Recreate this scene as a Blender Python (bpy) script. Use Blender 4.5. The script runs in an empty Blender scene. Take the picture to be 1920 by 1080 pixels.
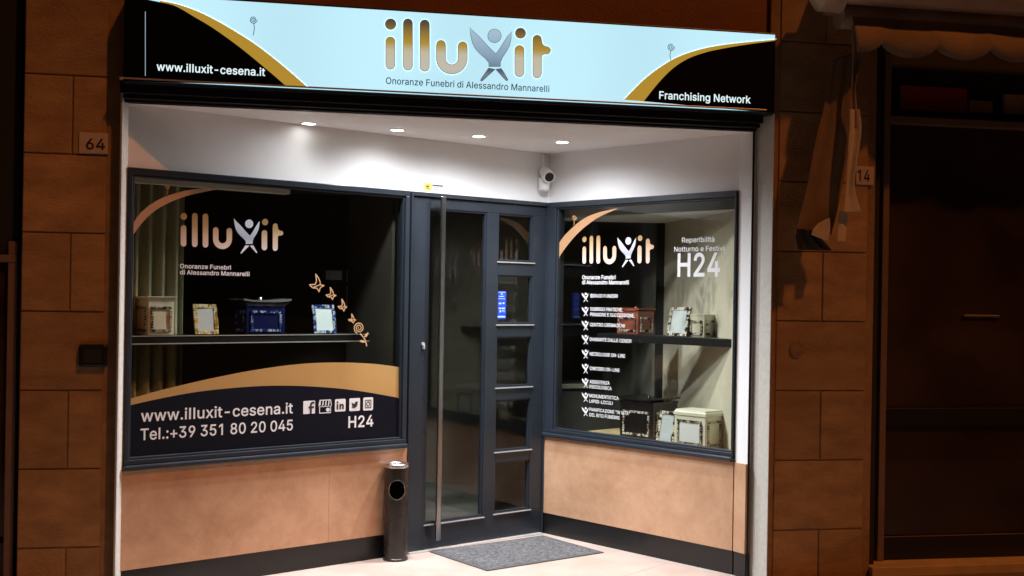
import bpy, bmesh, math, random
from mathutils import Vector as V, Matrix
from mathutils.geometry import tessellate_polygon, delaunay_2d_cdt
random.seed(7)
S = bpy.context.scene
COL = S.collection
R = math.radians

# ------------------------------------------------------------------ camera
YAW, ROLL, HY, DIST, EYE, F = .1944, -.0163, 557.13, 6.172, 1.5522, 2200.0
EYEP = V((0, -DIST, EYE))
ax = V((math.sin(YAW), math.cos(YAW), 0)); r0 = V((math.cos(YAW), -math.sin(YAW), 0)); u0 = V((0, 0, 1))
rv = r0 * math.cos(ROLL) - u0 * math.sin(ROLL)
uvv = u0 * math.cos(ROLL) + r0 * math.sin(ROLL)
cam = bpy.data.cameras.new('camera'); camo = bpy.data.objects.new('camera', cam); COL.objects.link(camo)
cam.sensor_width = 36; cam.lens = F / 1920 * 36; cam.shift_y = (HY - 540) / 1920
cam.clip_start = .05; cam.clip_end = 500
camo.matrix_world = Matrix(((rv.x, uvv.x, -ax.x, EYEP.x), (rv.y, uvv.y, -ax.y, EYEP.y), (rv.z, uvv.z, -ax.z, EYEP.z), (0, 0, 0, 1)))
S.camera = camo

# ------------------------------------------------------------------ world, street light from the upper right, exposure
SUN_EL, SUN_AZ = R(52), R(142)        # azimuth clockwise from +Y
w = bpy.data.worlds.new('World'); S.world = w; w.use_nodes = True
nt = w.node_tree; bg = nt.nodes['Background']
sky = nt.nodes.new('ShaderNodeTexSky'); sky.sky_type = 'NISHITA'; sky.sun_disc = False
sky.sun_elevation = SUN_EL; sky.sun_rotation = SUN_AZ
nt.links.new(sky.outputs[0], bg.inputs[0]); bg.inputs[1].default_value = .0008
tint = nt.nodes.new('ShaderNodeMix'); tint.data_type = 'RGBA'; tint.blend_type = 'MULTIPLY'; tint.inputs['Factor'].default_value = 1
tint.inputs['B'].default_value = (1, .22, .05, 1)      # night sky over sodium street lighting
nt.links.new(sky.outputs[0], tint.inputs['A']); nt.links.new(tint.outputs['Result'], bg.inputs[0])
sl = bpy.data.lights.new('sun', 'SUN'); sl.energy = .86; sl.angle = R(2.0); sl.color = (1, .32, .075)
so = bpy.data.objects.new('sun', sl); COL.objects.link(so)
sdir = V((math.sin(SUN_AZ) * math.cos(SUN_EL), math.cos(SUN_AZ) * math.cos(SUN_EL), math.sin(SUN_EL)))
so.rotation_euler = (-sdir).to_track_quat('-Z', 'Y').to_euler(); so.location = sdir * 20
S.view_settings.view_transform = 'Standard'; S.view_settings.look = 'None'
S.view_settings.exposure = 0; S.view_settings.gamma = 1
S.render.engine = 'CYCLES'
S.cycles.use_denoising = True
S.cycles.max_bounces = 10; S.cycles.transparent_max_bounces = 24
S.cycles.sample_clamp_indirect = 4
SPOT_W = 77

# ------------------------------------------------------------------ places: walls as planes, pixel of the photo -> point on the plane
def ray(px, py): return ax * F + rv * (px - 960) + uvv * (HY - py)
def hit(px, py, p, n):
    v = ray(px, py); n = V(n)
    return EYEP + v * ((V(p) - EYEP).dot(n) / v.dot(n))
class Wall:
    def __init__(s, a, b):
        s.o = V((a[0], a[1], 0)); d = V((b[0] - a[0], b[1] - a[1], 0)); s.len = d.length
        s.e = d.normalized(); s.n = V((s.e.y, -s.e.x, 0))
    def uv(s, px, py, off=0):
        p = hit(px, py, s.o + s.n * off, s.n)
        return ((p - s.o).dot(s.e), p.z)
    def P(s, u, z, off=0): return s.o + s.e * u + s.n * off + V((0, 0, z))
A = (-.774, .03); B = (1.724, 1.385); C = (2.5377, .1075); D = (2.575, .012)
LW = Wall(A, B); RW = Wall(B, C); FW = Wall((0, 0), (1, 0)); RV = Wall(C, D)
BW = Wall((0, 2.1), (1, 2.1)); SW = Wall((2.62, 3.6), (2.62, 0))
CEIL, HEAD, SILL, PLINTH = 2.5, 2.179, .642, .1367

# ------------------------------------------------------------------ materials
def mat(name, col, rough=.6, metal=0, var=0, scale=6, col2=None, bump=0, bscale=60, spec=.5, detail=5, stretch=None, coat=0):
    m = bpy.data.materials.new(name); m.use_nodes = True
    n = m.node_tree.nodes; l = m.node_tree.links; p = n['Principled BSDF']
    p.inputs['Base Color'].default_value = (*col, 1); p.inputs['Roughness'].default_value = rough
    p.inputs['Metallic'].default_value = metal; p.inputs['Specular IOR Level'].default_value = spec
    p.inputs['Coat Weight'].default_value = coat
    geo = n.new('ShaderNodeNewGeometry'); src = geo.outputs['Position']
    if stretch:
        mp = n.new('ShaderNodeMapping'); mp.inputs['Scale'].default_value = stretch
        l.new(src, mp.inputs['Vector']); src = mp.outputs[0]
    if var or col2:
        t = n.new('ShaderNodeTexNoise'); t.inputs['Scale'].default_value = scale; t.inputs['Detail'].default_value = detail
        t.inputs['Roughness'].default_value = .62
        l.new(src, t.inputs['Vector'])
        c = n.new('ShaderNodeValToRGB'); l.new(t.outputs['Fac'], c.inputs[0])
        c.color_ramp.elements[0].position = .34; c.color_ramp.elements[1].position = .68
        a = col2 or tuple(x * (1 - var) for x in col)
        c.color_ramp.elements[0].color = (*a, 1); c.color_ramp.elements[1].color = (*(col if col2 else tuple(min(1, x * (1 + var)) for x in col)), 1)
        l.new(c.outputs[0], p.inputs['Base Color'])
        rr = n.new('ShaderNodeMapRange'); rr.inputs[3].default_value = max(0, rough - .08); rr.inputs[4].default_value = min(1, rough + .1)
        l.new(t.outputs['Fac'], rr.inputs[0]); l.new(rr.outputs[0], p.inputs['Roughness'])
    if bump:
        t2 = n.new('ShaderNodeTexNoise'); t2.inputs['Scale'].default_value = bscale; t2.inputs['Detail'].default_value = 4
        l.new(src, t2.inputs['Vector'])
        b = n.new('ShaderNodeBump'); b.inputs['Strength'].default_value = bump; b.inputs['Distance'].default_value = .01
        l.new(t2.outputs['Fac'], b.inputs['Height']); l.new(b.outputs[0], p.inputs['Normal'])
    return m
def emis(name, col, s=1.0, base=None):
    m = mat(name, base or col, .35)
    p = m.node_tree.nodes['Principled BSDF']
    p.inputs['Emission Color'].default_value = (*col, 1); p.inputs['Emission Strength'].default_value = s
    return m
def glass(name, tint=(.91, .92, .89), rough=.0, ior=1.5):
    m = bpy.data.materials.new(name); m.use_nodes = True
    n = m.node_tree.nodes; l = m.node_tree.links; n.clear()
    o = n.new('ShaderNodeOutputMaterial'); mx = n.new('ShaderNodeMixShader'); t = n.new('ShaderNodeBsdfTransparent'); g = n.new('ShaderNodeBsdfGlossy')
    t.inputs[0].default_value = (*tint, 1); g.inputs['Roughness'].default_value = rough; g.inputs[0].default_value = (.95, .97, 1, 1)
    f = n.new('ShaderNodeFresnel'); f.inputs[0].default_value = ior
    ge = n.new('ShaderNodeNewGeometry'); k = n.new('ShaderNodeMath'); k.operation = 'SUBTRACT'; k.inputs[0].default_value = 1
    l.new(ge.outputs['Backfacing'], k.inputs[1])
    q = n.new('ShaderNodeMath'); q.operation = 'MULTIPLY'; l.new(f.outputs[0], q.inputs[0]); l.new(k.outputs[0], q.inputs[1])
    # faint streaks of wiped glass in the gloss
    l.new(q.outputs[0], mx.inputs[0]); l.new(t.outputs[0], mx.inputs[1]); l.new(g.outputs[0], mx.inputs[2]); l.new(mx.outputs[0], o.inputs[0])
    return m
def ramp_z(name, z0, z1, stops, rough=.3, metal=.0, emit=0, slope=0, x0=0):
    """printed metallic gradient running up the letters"""
    m = mat(name, (1, 1, 1), rough, metal)
    n = m.node_tree.nodes; l = m.node_tree.links; p = n['Principled BSDF']
    g = n['Geometry'] if 'Geometry' in n else n.new('ShaderNodeNewGeometry')
    s = n.new('ShaderNodeSeparateXYZ'); l.new(g.outputs['Position'], s.inputs[0])
    mr = n.new('ShaderNodeMapRange'); mr.inputs[1].default_value = z0; mr.inputs[2].default_value = z1
    l.new(s.outputs['Z'], mr.inputs[0])
    c = n.new('ShaderNodeValToRGB'); l.new(mr.outputs[0], c.inputs[0])
    e = c.color_ramp.elements
    e[0].position = stops[0][0]; e[0].color = (*stops[0][1], 1); e[1].position = stops[-1][0]; e[1].color = (*stops[-1][1], 1)
    for t, q in stops[1:-1]:
        x = e.new(t); x.color = (*q, 1)
    l.new(c.outputs[0], p.inputs['Base Color'])
    if emit:
        l.new(c.outputs[0], p.inputs['Emission Color']); p.inputs['Emission Strength'].default_value = emit
    return m
M = {}
M['stone'] = mat('stone', (.50, .305, .145), .8, 0, .0, 4, (.30, .175, .085), .6, 45, stretch=(1, 1, 2.2), detail=9)
_n = M['stone'].node_tree.nodes; _l = M['stone'].node_tree.links
_g = _n.new('ShaderNodeNewGeometry'); _mr = _n.new('ShaderNodeMapRange'); _mr.inputs[3].default_value = .80; _mr.inputs[4].default_value = 1.12   # every block its own tone
_l.new(_g.outputs['Random Per Island'], _mr.inputs[0])
_mx = _n.new('ShaderNodeMix'); _mx.data_type = 'RGBA'; _mx.blend_type = 'MULTIPLY'; _mx.inputs['Factor'].default_value = 1
_src = _n['Principled BSDF'].inputs['Base Color'].links[0].from_socket
_l.new(_src, _mx.inputs['A']); _l.new(_mr.outputs[0], _mx.inputs['B']); _l.new(_mx.outputs['Result'], _n['Principled BSDF'].inputs['Base Color'])
M['joint'] = mat('joint', (.33, .195, .095), .9, 0, .2, 12)
M['render'] = mat('rendered_wall', (.27, .115, .06), .85, 0, .16, 3, None, .3, 60)
M['white'] = mat('white_paint', (.86, .86, .87), .7, 0, .03, 3, None, .08, 120)
M['soffit'] = mat('soffit_paint', (.86, .84, .83), .75, 0, .03, 3, None, .05, 120)
M['marble'] = mat('jamb_marble', (.60, .58, .53), .5, 0, 0, 40, (.52, .50, .45), .1, 60)
M['tile'] = mat('tan_tile', (.64, .385, .24), .32, 0, 0, 2.7, (.44, .245, .14), .06, 30, detail=12)
for _x in M['tile'].node_tree.nodes:
    if _x.type == 'TEX_NOISE' and abs(_x.inputs['Scale'].default_value - 2.7) < 1e-4: _x.inputs['Distortion'].default_value = .25; _x.inputs['Roughness'].default_value = .72
    if _x.type == 'VALTORGB': _x.color_ramp.elements[0].position = .33; _x.color_ramp.elements[1].position = .63
M['plinth'] = mat('black_plinth', (.008, .0075, .008), .35, 0, .2, 12)
M['anth'] = mat('anthracite_metal', (.024, .031, .042), .30, .0, .08, 3)
M['paving'] = mat('paving', (.22, .17, .13), .7, 0, 0, 3, (.17, .13, .10), .2, 60)
M['floor'] = mat('floor_tile', (.56, .455, .395), .4, 0, 0, 2.6, (.44, .345, .295), .06, 60, detail=10)
M['grout'] = mat('floor_joint', (.52, .41, .36), .8)
M['black'] = mat('black_metal', (.012, .012, .014), .35)
M['blackmat'] = mat('black_matt', (.01, .01, .011), .7)
M['chrome'] = mat('brushed_steel', (.72, .72, .73), .22, 1, .06, 60)
M['steel'] = mat('dark_steel', (.36, .36, .37), .24, 1)
M['alu'] = mat('aluminium', (.62, .61, .60), .35, .4, .05, 20)
M['glass'] = glass('shop_glass')
M['dglass'] = glass('dark_glass', (.30, .27, .26), .03)
_n = M['dglass'].node_tree.nodes; _l = M['dglass'].node_tree.links      # dust-like brown haze mixed in to lift the black panes
_d = _n.new('ShaderNodeBsdfDiffuse'); _d.inputs[0].default_value = (.42, .25, .22, 1); _o = [q for q in _n if q.type == 'OUTPUT_MATERIAL'][0]
_src = _o.inputs[0].links[0].from_socket; _mx = _n.new('ShaderNodeMixShader'); _g = _n.new('ShaderNodeNewGeometry')
_t = _n.new('ShaderNodeTexNoise'); _t.inputs['Scale'].default_value = 1.4; _t.inputs['Detail'].default_value = 6; _l.new(_g.outputs['Position'], _t.inputs['Vector'])
_mr = _n.new('ShaderNodeMapRange'); _mr.inputs[1].default_value = .3; _mr.inputs[2].default_value = .75; _mr.inputs[3].default_value = .03; _mr.inputs[4].default_value = .16
_l.new(_t.outputs['Fac'], _mr.inputs[0]); _l.new(_mr.outputs[0], _mx.inputs[0]); _l.new(_src, _mx.inputs[1]); _l.new(_d.outputs[0], _mx.inputs[2]); _l.new(_mx.outputs[0], _o.inputs[0])
M['sign_white'] = emis('sign_diffuser', (.46, .79, .93), 1.0)
_n = M['sign_white'].node_tree.nodes; _l = M['sign_white'].node_tree.links
_g = _n.new('ShaderNodeNewGeometry'); _w = _n.new('ShaderNodeTexWave'); _w.bands_direction = 'X'; _w.inputs['Scale'].default_value = .33; _w.inputs['Distortion'].default_value = 1.2; _w.inputs['Detail'].default_value = 2
_l.new(_g.outputs['Position'], _w.inputs['Vector'])      # tubes behind the diffuser: a slow brighter / dimmer run along the box
_m = _n.new('ShaderNodeMapRange'); _m.inputs[3].default_value = .96; _m.inputs[4].default_value = 1.05
_l.new(_w.outputs['Fac'], _m.inputs[0]); _l.new(_m.outputs[0], _n['Principled BSDF'].inputs['Emission Strength'])
M['sign_black'] = mat('sign_black_film', (.002, .003, .006), .35, spec=.3)
M['sign_gold'] = emis('sign_gold_film', (.43, .275, .035), .85)
M['sign_text'] = emis('sign_lit_text', (.72, .95, 1), 1.0)
M['sign_line'] = emis('sign_lit_edge', (.85, .95, 1), 1.0)
M['sign_grey'] = mat('sign_grey_ink', (.09, .10, .115), .5)
M['navy'] = mat('navy_film', (.004, .0045, .011), .45, spec=.2)
M['gold_film'] = mat('gold_film', (.52, .31, .115), .38, 0, 0, 1.3, (.44, .25, .085))
M['copper_film'] = mat('copper_film', (.52, .29, .15), .4, 0, .1, 2)
M['vinyl'] = mat('white_vinyl', (.80, .80, .82), .5)
M['pale_gold'] = mat('pale_gold_vinyl', (.66, .38, .19), .45)
M['dark_in'] = mat('charcoal_wall', (.075, .07, .06), .6, 0, .2, 2)
M['grey_in'] = mat('grey_wall', (.17, .165, .14), .7, 0, .2, 2)
M['black_in'] = mat('black_wall', (.018, .015, .014), .7, 0, .2, 2)
M['beige_in'] = mat('showcase_wall', (.54, .50, .41), .8, 0, .14, 1.6)
M['floor_in'] = mat('interior_floor', (.16, .16, .15), .3, 0, .15, 3)
M['ceil_in'] = mat('interior_ceiling', (.62, .63, .60), .8)
M['wood_in'] = mat('showcase_board', (.62, .48, .28), .4, 0, 0, 4, (.50, .37, .20), stretch=(6, 1, 1))
M['asphalt'] = mat('asphalt', (.05, .05, .05), .85, 0, .3, 30, None, .4, 200)
M['cream'] = mat('cream_ceramic', (.62, .58, .46), .4, 0, .06, 8)
M['ivory'] = mat('ivory_ceramic', (.74, .71, .58), .38, 0, .05, 8)
M['blue'] = mat('cobalt_ceramic', (.006, .010, .07), .25, 0, .2, 10, coat=.3)
M['red'] = mat('red_ceramic', (.36, .10, .065), .35, 0, .15, 10)
M['blackcer'] = mat('black_ceramic', (.014, .011, .012), .25, coat=.3)
M['silverlid'] = mat('silver_lid', (.75, .75, .78), .25, .8)
def chips(name, cols, scale=55):
    m = mat(name, cols[0], .25, .3); n = m.node_tree.nodes; l = m.node_tree.links
    g = n.new('ShaderNodeNewGeometry'); v = n.new('ShaderNodeTexVoronoi'); v.inputs['Scale'].default_value = scale
    l.new(g.outputs['Position'], v.inputs['Vector'])
    s = n.new('ShaderNodeSeparateColor'); l.new(v.outputs['Color'], s.inputs[0])
    c = n.new('ShaderNodeValToRGB'); c.color_ramp.interpolation = 'CONSTANT'; l.new(s.outputs[0], c.inputs[0])
    e = c.color_ramp.elements; k = len(cols)
    e[0].color = (*cols[0], 1); e[1].position = 1 / k; e[1].color = (*cols[1], 1)
    for i in range(2, k):
        x = e.new(i / k); x.color = (*cols[i], 1)
    l.new(c.outputs[0], n['Principled BSDF'].inputs['Base Color'])
    return m
M['mos_dark'] = chips('mosaic_dark', [(.05, .045, .04), (.55, .5, .4), (.2, .17, .12), (.7, .66, .55)])
M['mos_gold'] = chips('mosaic_gold', [(.75, .5, .14), (.9, .75, .4), (.4, .22, .05), (.95, .85, .6)])
M['mos_blue'] = chips('mosaic_blue', [(.02, .04, .2), (.6, .7, .85), (.04, .08, .35), (.35, .45, .7)])
M['mos_white'] = chips('mosaic_white', [(.8, .78, .7), (.03, .02, .02), (.85, .8, .7), (.3, .24, .2)])
M['mirror'] = mat('silver_plate', (.66, .71, .76), .3, .35)
M['hole_shade'] = mat('bin_hole_shade', (.001, .001, .001), 1, spec=0)
M['bin'] = mat('bin_paint', (.026, .021, .020), .28, 0, .2, 20)
M['yellow'] = mat('yellow_print', (.78, .60, .10), .5)
M['print_black'] = mat('black_print', (.03, .03, .035), .5)
M['plate'] = mat('plate_enamel', (.62, .50, .42), .45, 0, .08, 20)
M['plate_ink'] = mat('plate_ink', (.05, .02, .015), .5)
M['ledblue'] = emis('lit_blue_panel', (.015, .07, .72), 1.0)
M['ledwhite'] = emis('lit_panel_print', (.55, .68, 1), 1.0)
M['lamp'] = emis('lamp_lens', (1, .98, .95), 14)
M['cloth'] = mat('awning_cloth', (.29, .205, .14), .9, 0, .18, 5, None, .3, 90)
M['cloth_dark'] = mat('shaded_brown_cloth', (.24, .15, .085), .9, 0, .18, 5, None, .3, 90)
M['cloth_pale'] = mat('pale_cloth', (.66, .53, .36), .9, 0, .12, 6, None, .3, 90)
M['hood'] = mat('awning_hood', (.50, .36, .27), .5, .2, .1, 5)
M['mauve'] = mat('frame_paint', (.21, .14, .115), .5, 0, .1, 8)
M['redboard'] = mat('red_board', (.42, .05, .07), .6, 0, .2, 4)
M['sillstone'] = mat('sill_stone', (.62, .46, .30), .6, 0, .12, 6)
M['paleboard'] = mat('pale_board', (.50, .36, .27), .6, 0, .25, 6)
M['curtain'] = mat('pleated_curtain', (.34, .33, .22), .9, 0, .1, 5)
M['pane_in'] = mat('reflection_grey', (.30, .33, .34), .25, 0, .3, 3)

# ------------------------------------------------------------------ builders
def off_of(parent):
    o = V((0, 0, 0))
    while parent is not None:
        o += parent.location; parent = parent.parent
    return o
class MB:
    def __init__(s): s.v = []; s.f = []
    def add(s, vs, fs):
        k = len(s.v); s.v += [V(p) for p in vs]; s.f += [tuple(i + k for i in f) for f in fs]; return s
    def hexa(s, p):   # 8 points: bottom ring 0-3 (ccw seen from above), top ring 4-7
        return s.add(p, [(3, 2, 1, 0), (4, 5, 6, 7), (0, 1, 5, 4), (1, 2, 6, 5), (2, 3, 7, 6), (3, 0, 4, 7)])
    def box(s, x0, x1, y0, y1, z0, z1):
        return s.hexa([(x0, y0, z0), (x1, y0, z0), (x1, y1, z0), (x0, y1, z0), (x0, y0, z1), (x1, y0, z1), (x1, y1, z1), (x0, y1, z1)])
    def wbox(s, W, u0, u1, o0, o1, z0, z1):   # o0 < o1, o1 nearer the street
        return s.hexa([W.P(u0, z0, o1), W.P(u1, z0, o1), W.P(u1, z0, o0), W.P(u0, z0, o0), W.P(u0, z1, o1), W.P(u1, z1, o1), W.P(u1, z1, o0), W.P(u0, z1, o0)])
    def prism(s, pts, z0, z1):   # pts ccw from above
        n = len(pts); vs = [(*p, z0) for p in pts] + [(*p, z1) for p in pts]
        fs = [tuple(range(n))[::-1], tuple(range(n, 2 * n))] + [(i, (i + 1) % n, n + (i + 1) % n, n + i) for i in range(n)]
        return s.add(vs, fs)
    def rings(s, rs, cap=True, closed=True):
        k = len(s.v); n = len(rs[0])
        for r_ in rs: s.v += [V(p) for p in r_]
        for j in range(len(rs) - 1):
            for i in range(n if closed else n - 1):
                a = k + j * n + i; b = k + j * n + (i + 1) % n
                s.f.append((a, b, b + n, a + n))
        if cap:
            s.f.append(tuple(range(k, k + n))[::-1]); q = k + (len(rs) - 1) * n; s.f.append(tuple(range(q, q + n)))
        return s
    def lathe(s, c, prof, n=40):
        c = V(c); return s.rings([[c + V((r_ * math.cos(2 * math.pi * i / n), r_ * math.sin(2 * math.pi * i / n), z)) for i in range(n)] for r_, z in prof])
    def tube(s, pts, r_, n=12):
        pts = [V(p) for p in pts]; rs = []
        for i, p in enumerate(pts):
            d = (pts[min(i + 1, len(pts) - 1)] - pts[max(i - 1, 0)]).normalized()
            a = d.orthogonal().normalized() if abs(d.z) > .95 else d.cross(V((0, 0, 1))).normalized()
            b = d.cross(a).normalized()
            q = r_[i] if isinstance(r_, (list, tuple)) else r_
            rs.append([p + (a * math.cos(2 * math.pi * j / n) - b * math.sin(2 * math.pi * j / n)) * -q for j in range(n)])
        return s.rings(rs)
    def build(s, name, m, parent=None, loc=None, bevel=0, smooth=False, label=None):
        me = bpy.data.meshes.new(name); o = bpy.data.objects.new(name, me); COL.objects.link(o)
        if parent is not None: base = off_of(parent); o.parent = parent
        else:
            if loc is None:
                xs = [p.x for p in s.v]; ys = [p.y for p in s.v]
                loc = V(((min(xs) + max(xs)) / 2, (min(ys) + max(ys)) / 2, min(p.z for p in s.v)))
            base = V(loc); o.location = base
        me.from_pydata([tuple(p - base) for p in s.v], [], s.f); me.update()
        bm = bmesh.new(); bm.from_mesh(me); bmesh.ops.recalc_face_normals(bm, faces=bm.faces) if smooth != 'flat2d' else None
        bm.to_mesh(me); bm.free()
        me.materials.append(m)
        if smooth in (True, 'soft'):
            for p in me.polygons: p.use_smooth = True
        if smooth is True:
            mod = o.modifiers.new('edges', 'EDGE_SPLIT'); mod.split_angle = R(40)
        if bevel:
            b = o.modifiers.new('bevel', 'BEVEL'); b.width = bevel; b.segments = 2; b.limit_method = 'ANGLE'; b.angle_limit = R(50)
        if label: o['label'] = label
        return o
def thing(name, label, cat, loc=(0, 0, 0), group=None):
    o = bpy.data.objects.new(name, None); COL.objects.link(o); o.location = loc; o.empty_display_size = .1
    o['label'] = label; o['category'] = cat
    if group: o['group'] = group
    return o
def tag(o, label, cat, group=None):
    o['label'] = label; o['category'] = cat
    if group: o['group'] = group
    return o
def struct(o): o['kind'] = 'structure'; return o

# flat printed shapes on a wall plane -------------------------------------------------
class Film:
    """flat film shapes in (u, z) of a wall, stuck at a small offset"""
    def __init__(s, W, off): s.W = W; s.off = off; s.v = []; s.f = []
    def poly(s, loops):
        loops = [loops] if not isinstance(loops[0][0], (tuple, list)) else loops
        tri = tessellate_polygon([[V((p[0], p[1], 0)) for p in lp] for lp in loops])
        k = len(s.v); flat = [p for lp in loops for p in lp]
        s.v += [s.W.P(p[0], p[1], s.off) for p in flat]
        for t in tri:
            a, b, c = (V((flat[i][0], flat[i][1], 0)) for i in t)
            t = t if (b - a).cross(c - a).z > 0 else t[::-1]
            s.f.append(tuple(i + k for i in t))
        return s
    def pxpoly(s, pts): return s.poly([s.W.uv(x, y, s.off) for x, y in pts])
    def mesh2d(s, vs, fs):
        k = len(s.v); s.v += [s.W.P(p[0], p[1], s.off) for p in vs]
        s.f += [tuple(i + k for i in f) for f in fs]; return s
    def ribbon(s, pts, w, closed=False):
        n = len(pts)
        for i in range(n if closed else n - 1):
            a = V((*pts[i], 0)); b = V((*pts[(i + 1) % n], 0)); d = (b - a)
            if d.length < 1e-6: continue
            d.normalize(); q = V((-d.y, d.x, 0)) * w / 2; e = d * w * .3
            s.poly([tuple((a - q - e)[:2]), tuple((b - q + e)[:2]), tuple((b + q + e)[:2]), tuple((a + q - e)[:2])])
        return s
    def pxribbon(s, pts, w, closed=False): return s.ribbon([s.W.uv(x, y, s.off) for x, y in pts], w, closed)
    def build(s, name, m, parent, label=None):
        b = MB(); b.v = s.v; b.f = s.f
        return b.build(name, m, parent, smooth='flat2d', label=label)
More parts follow.
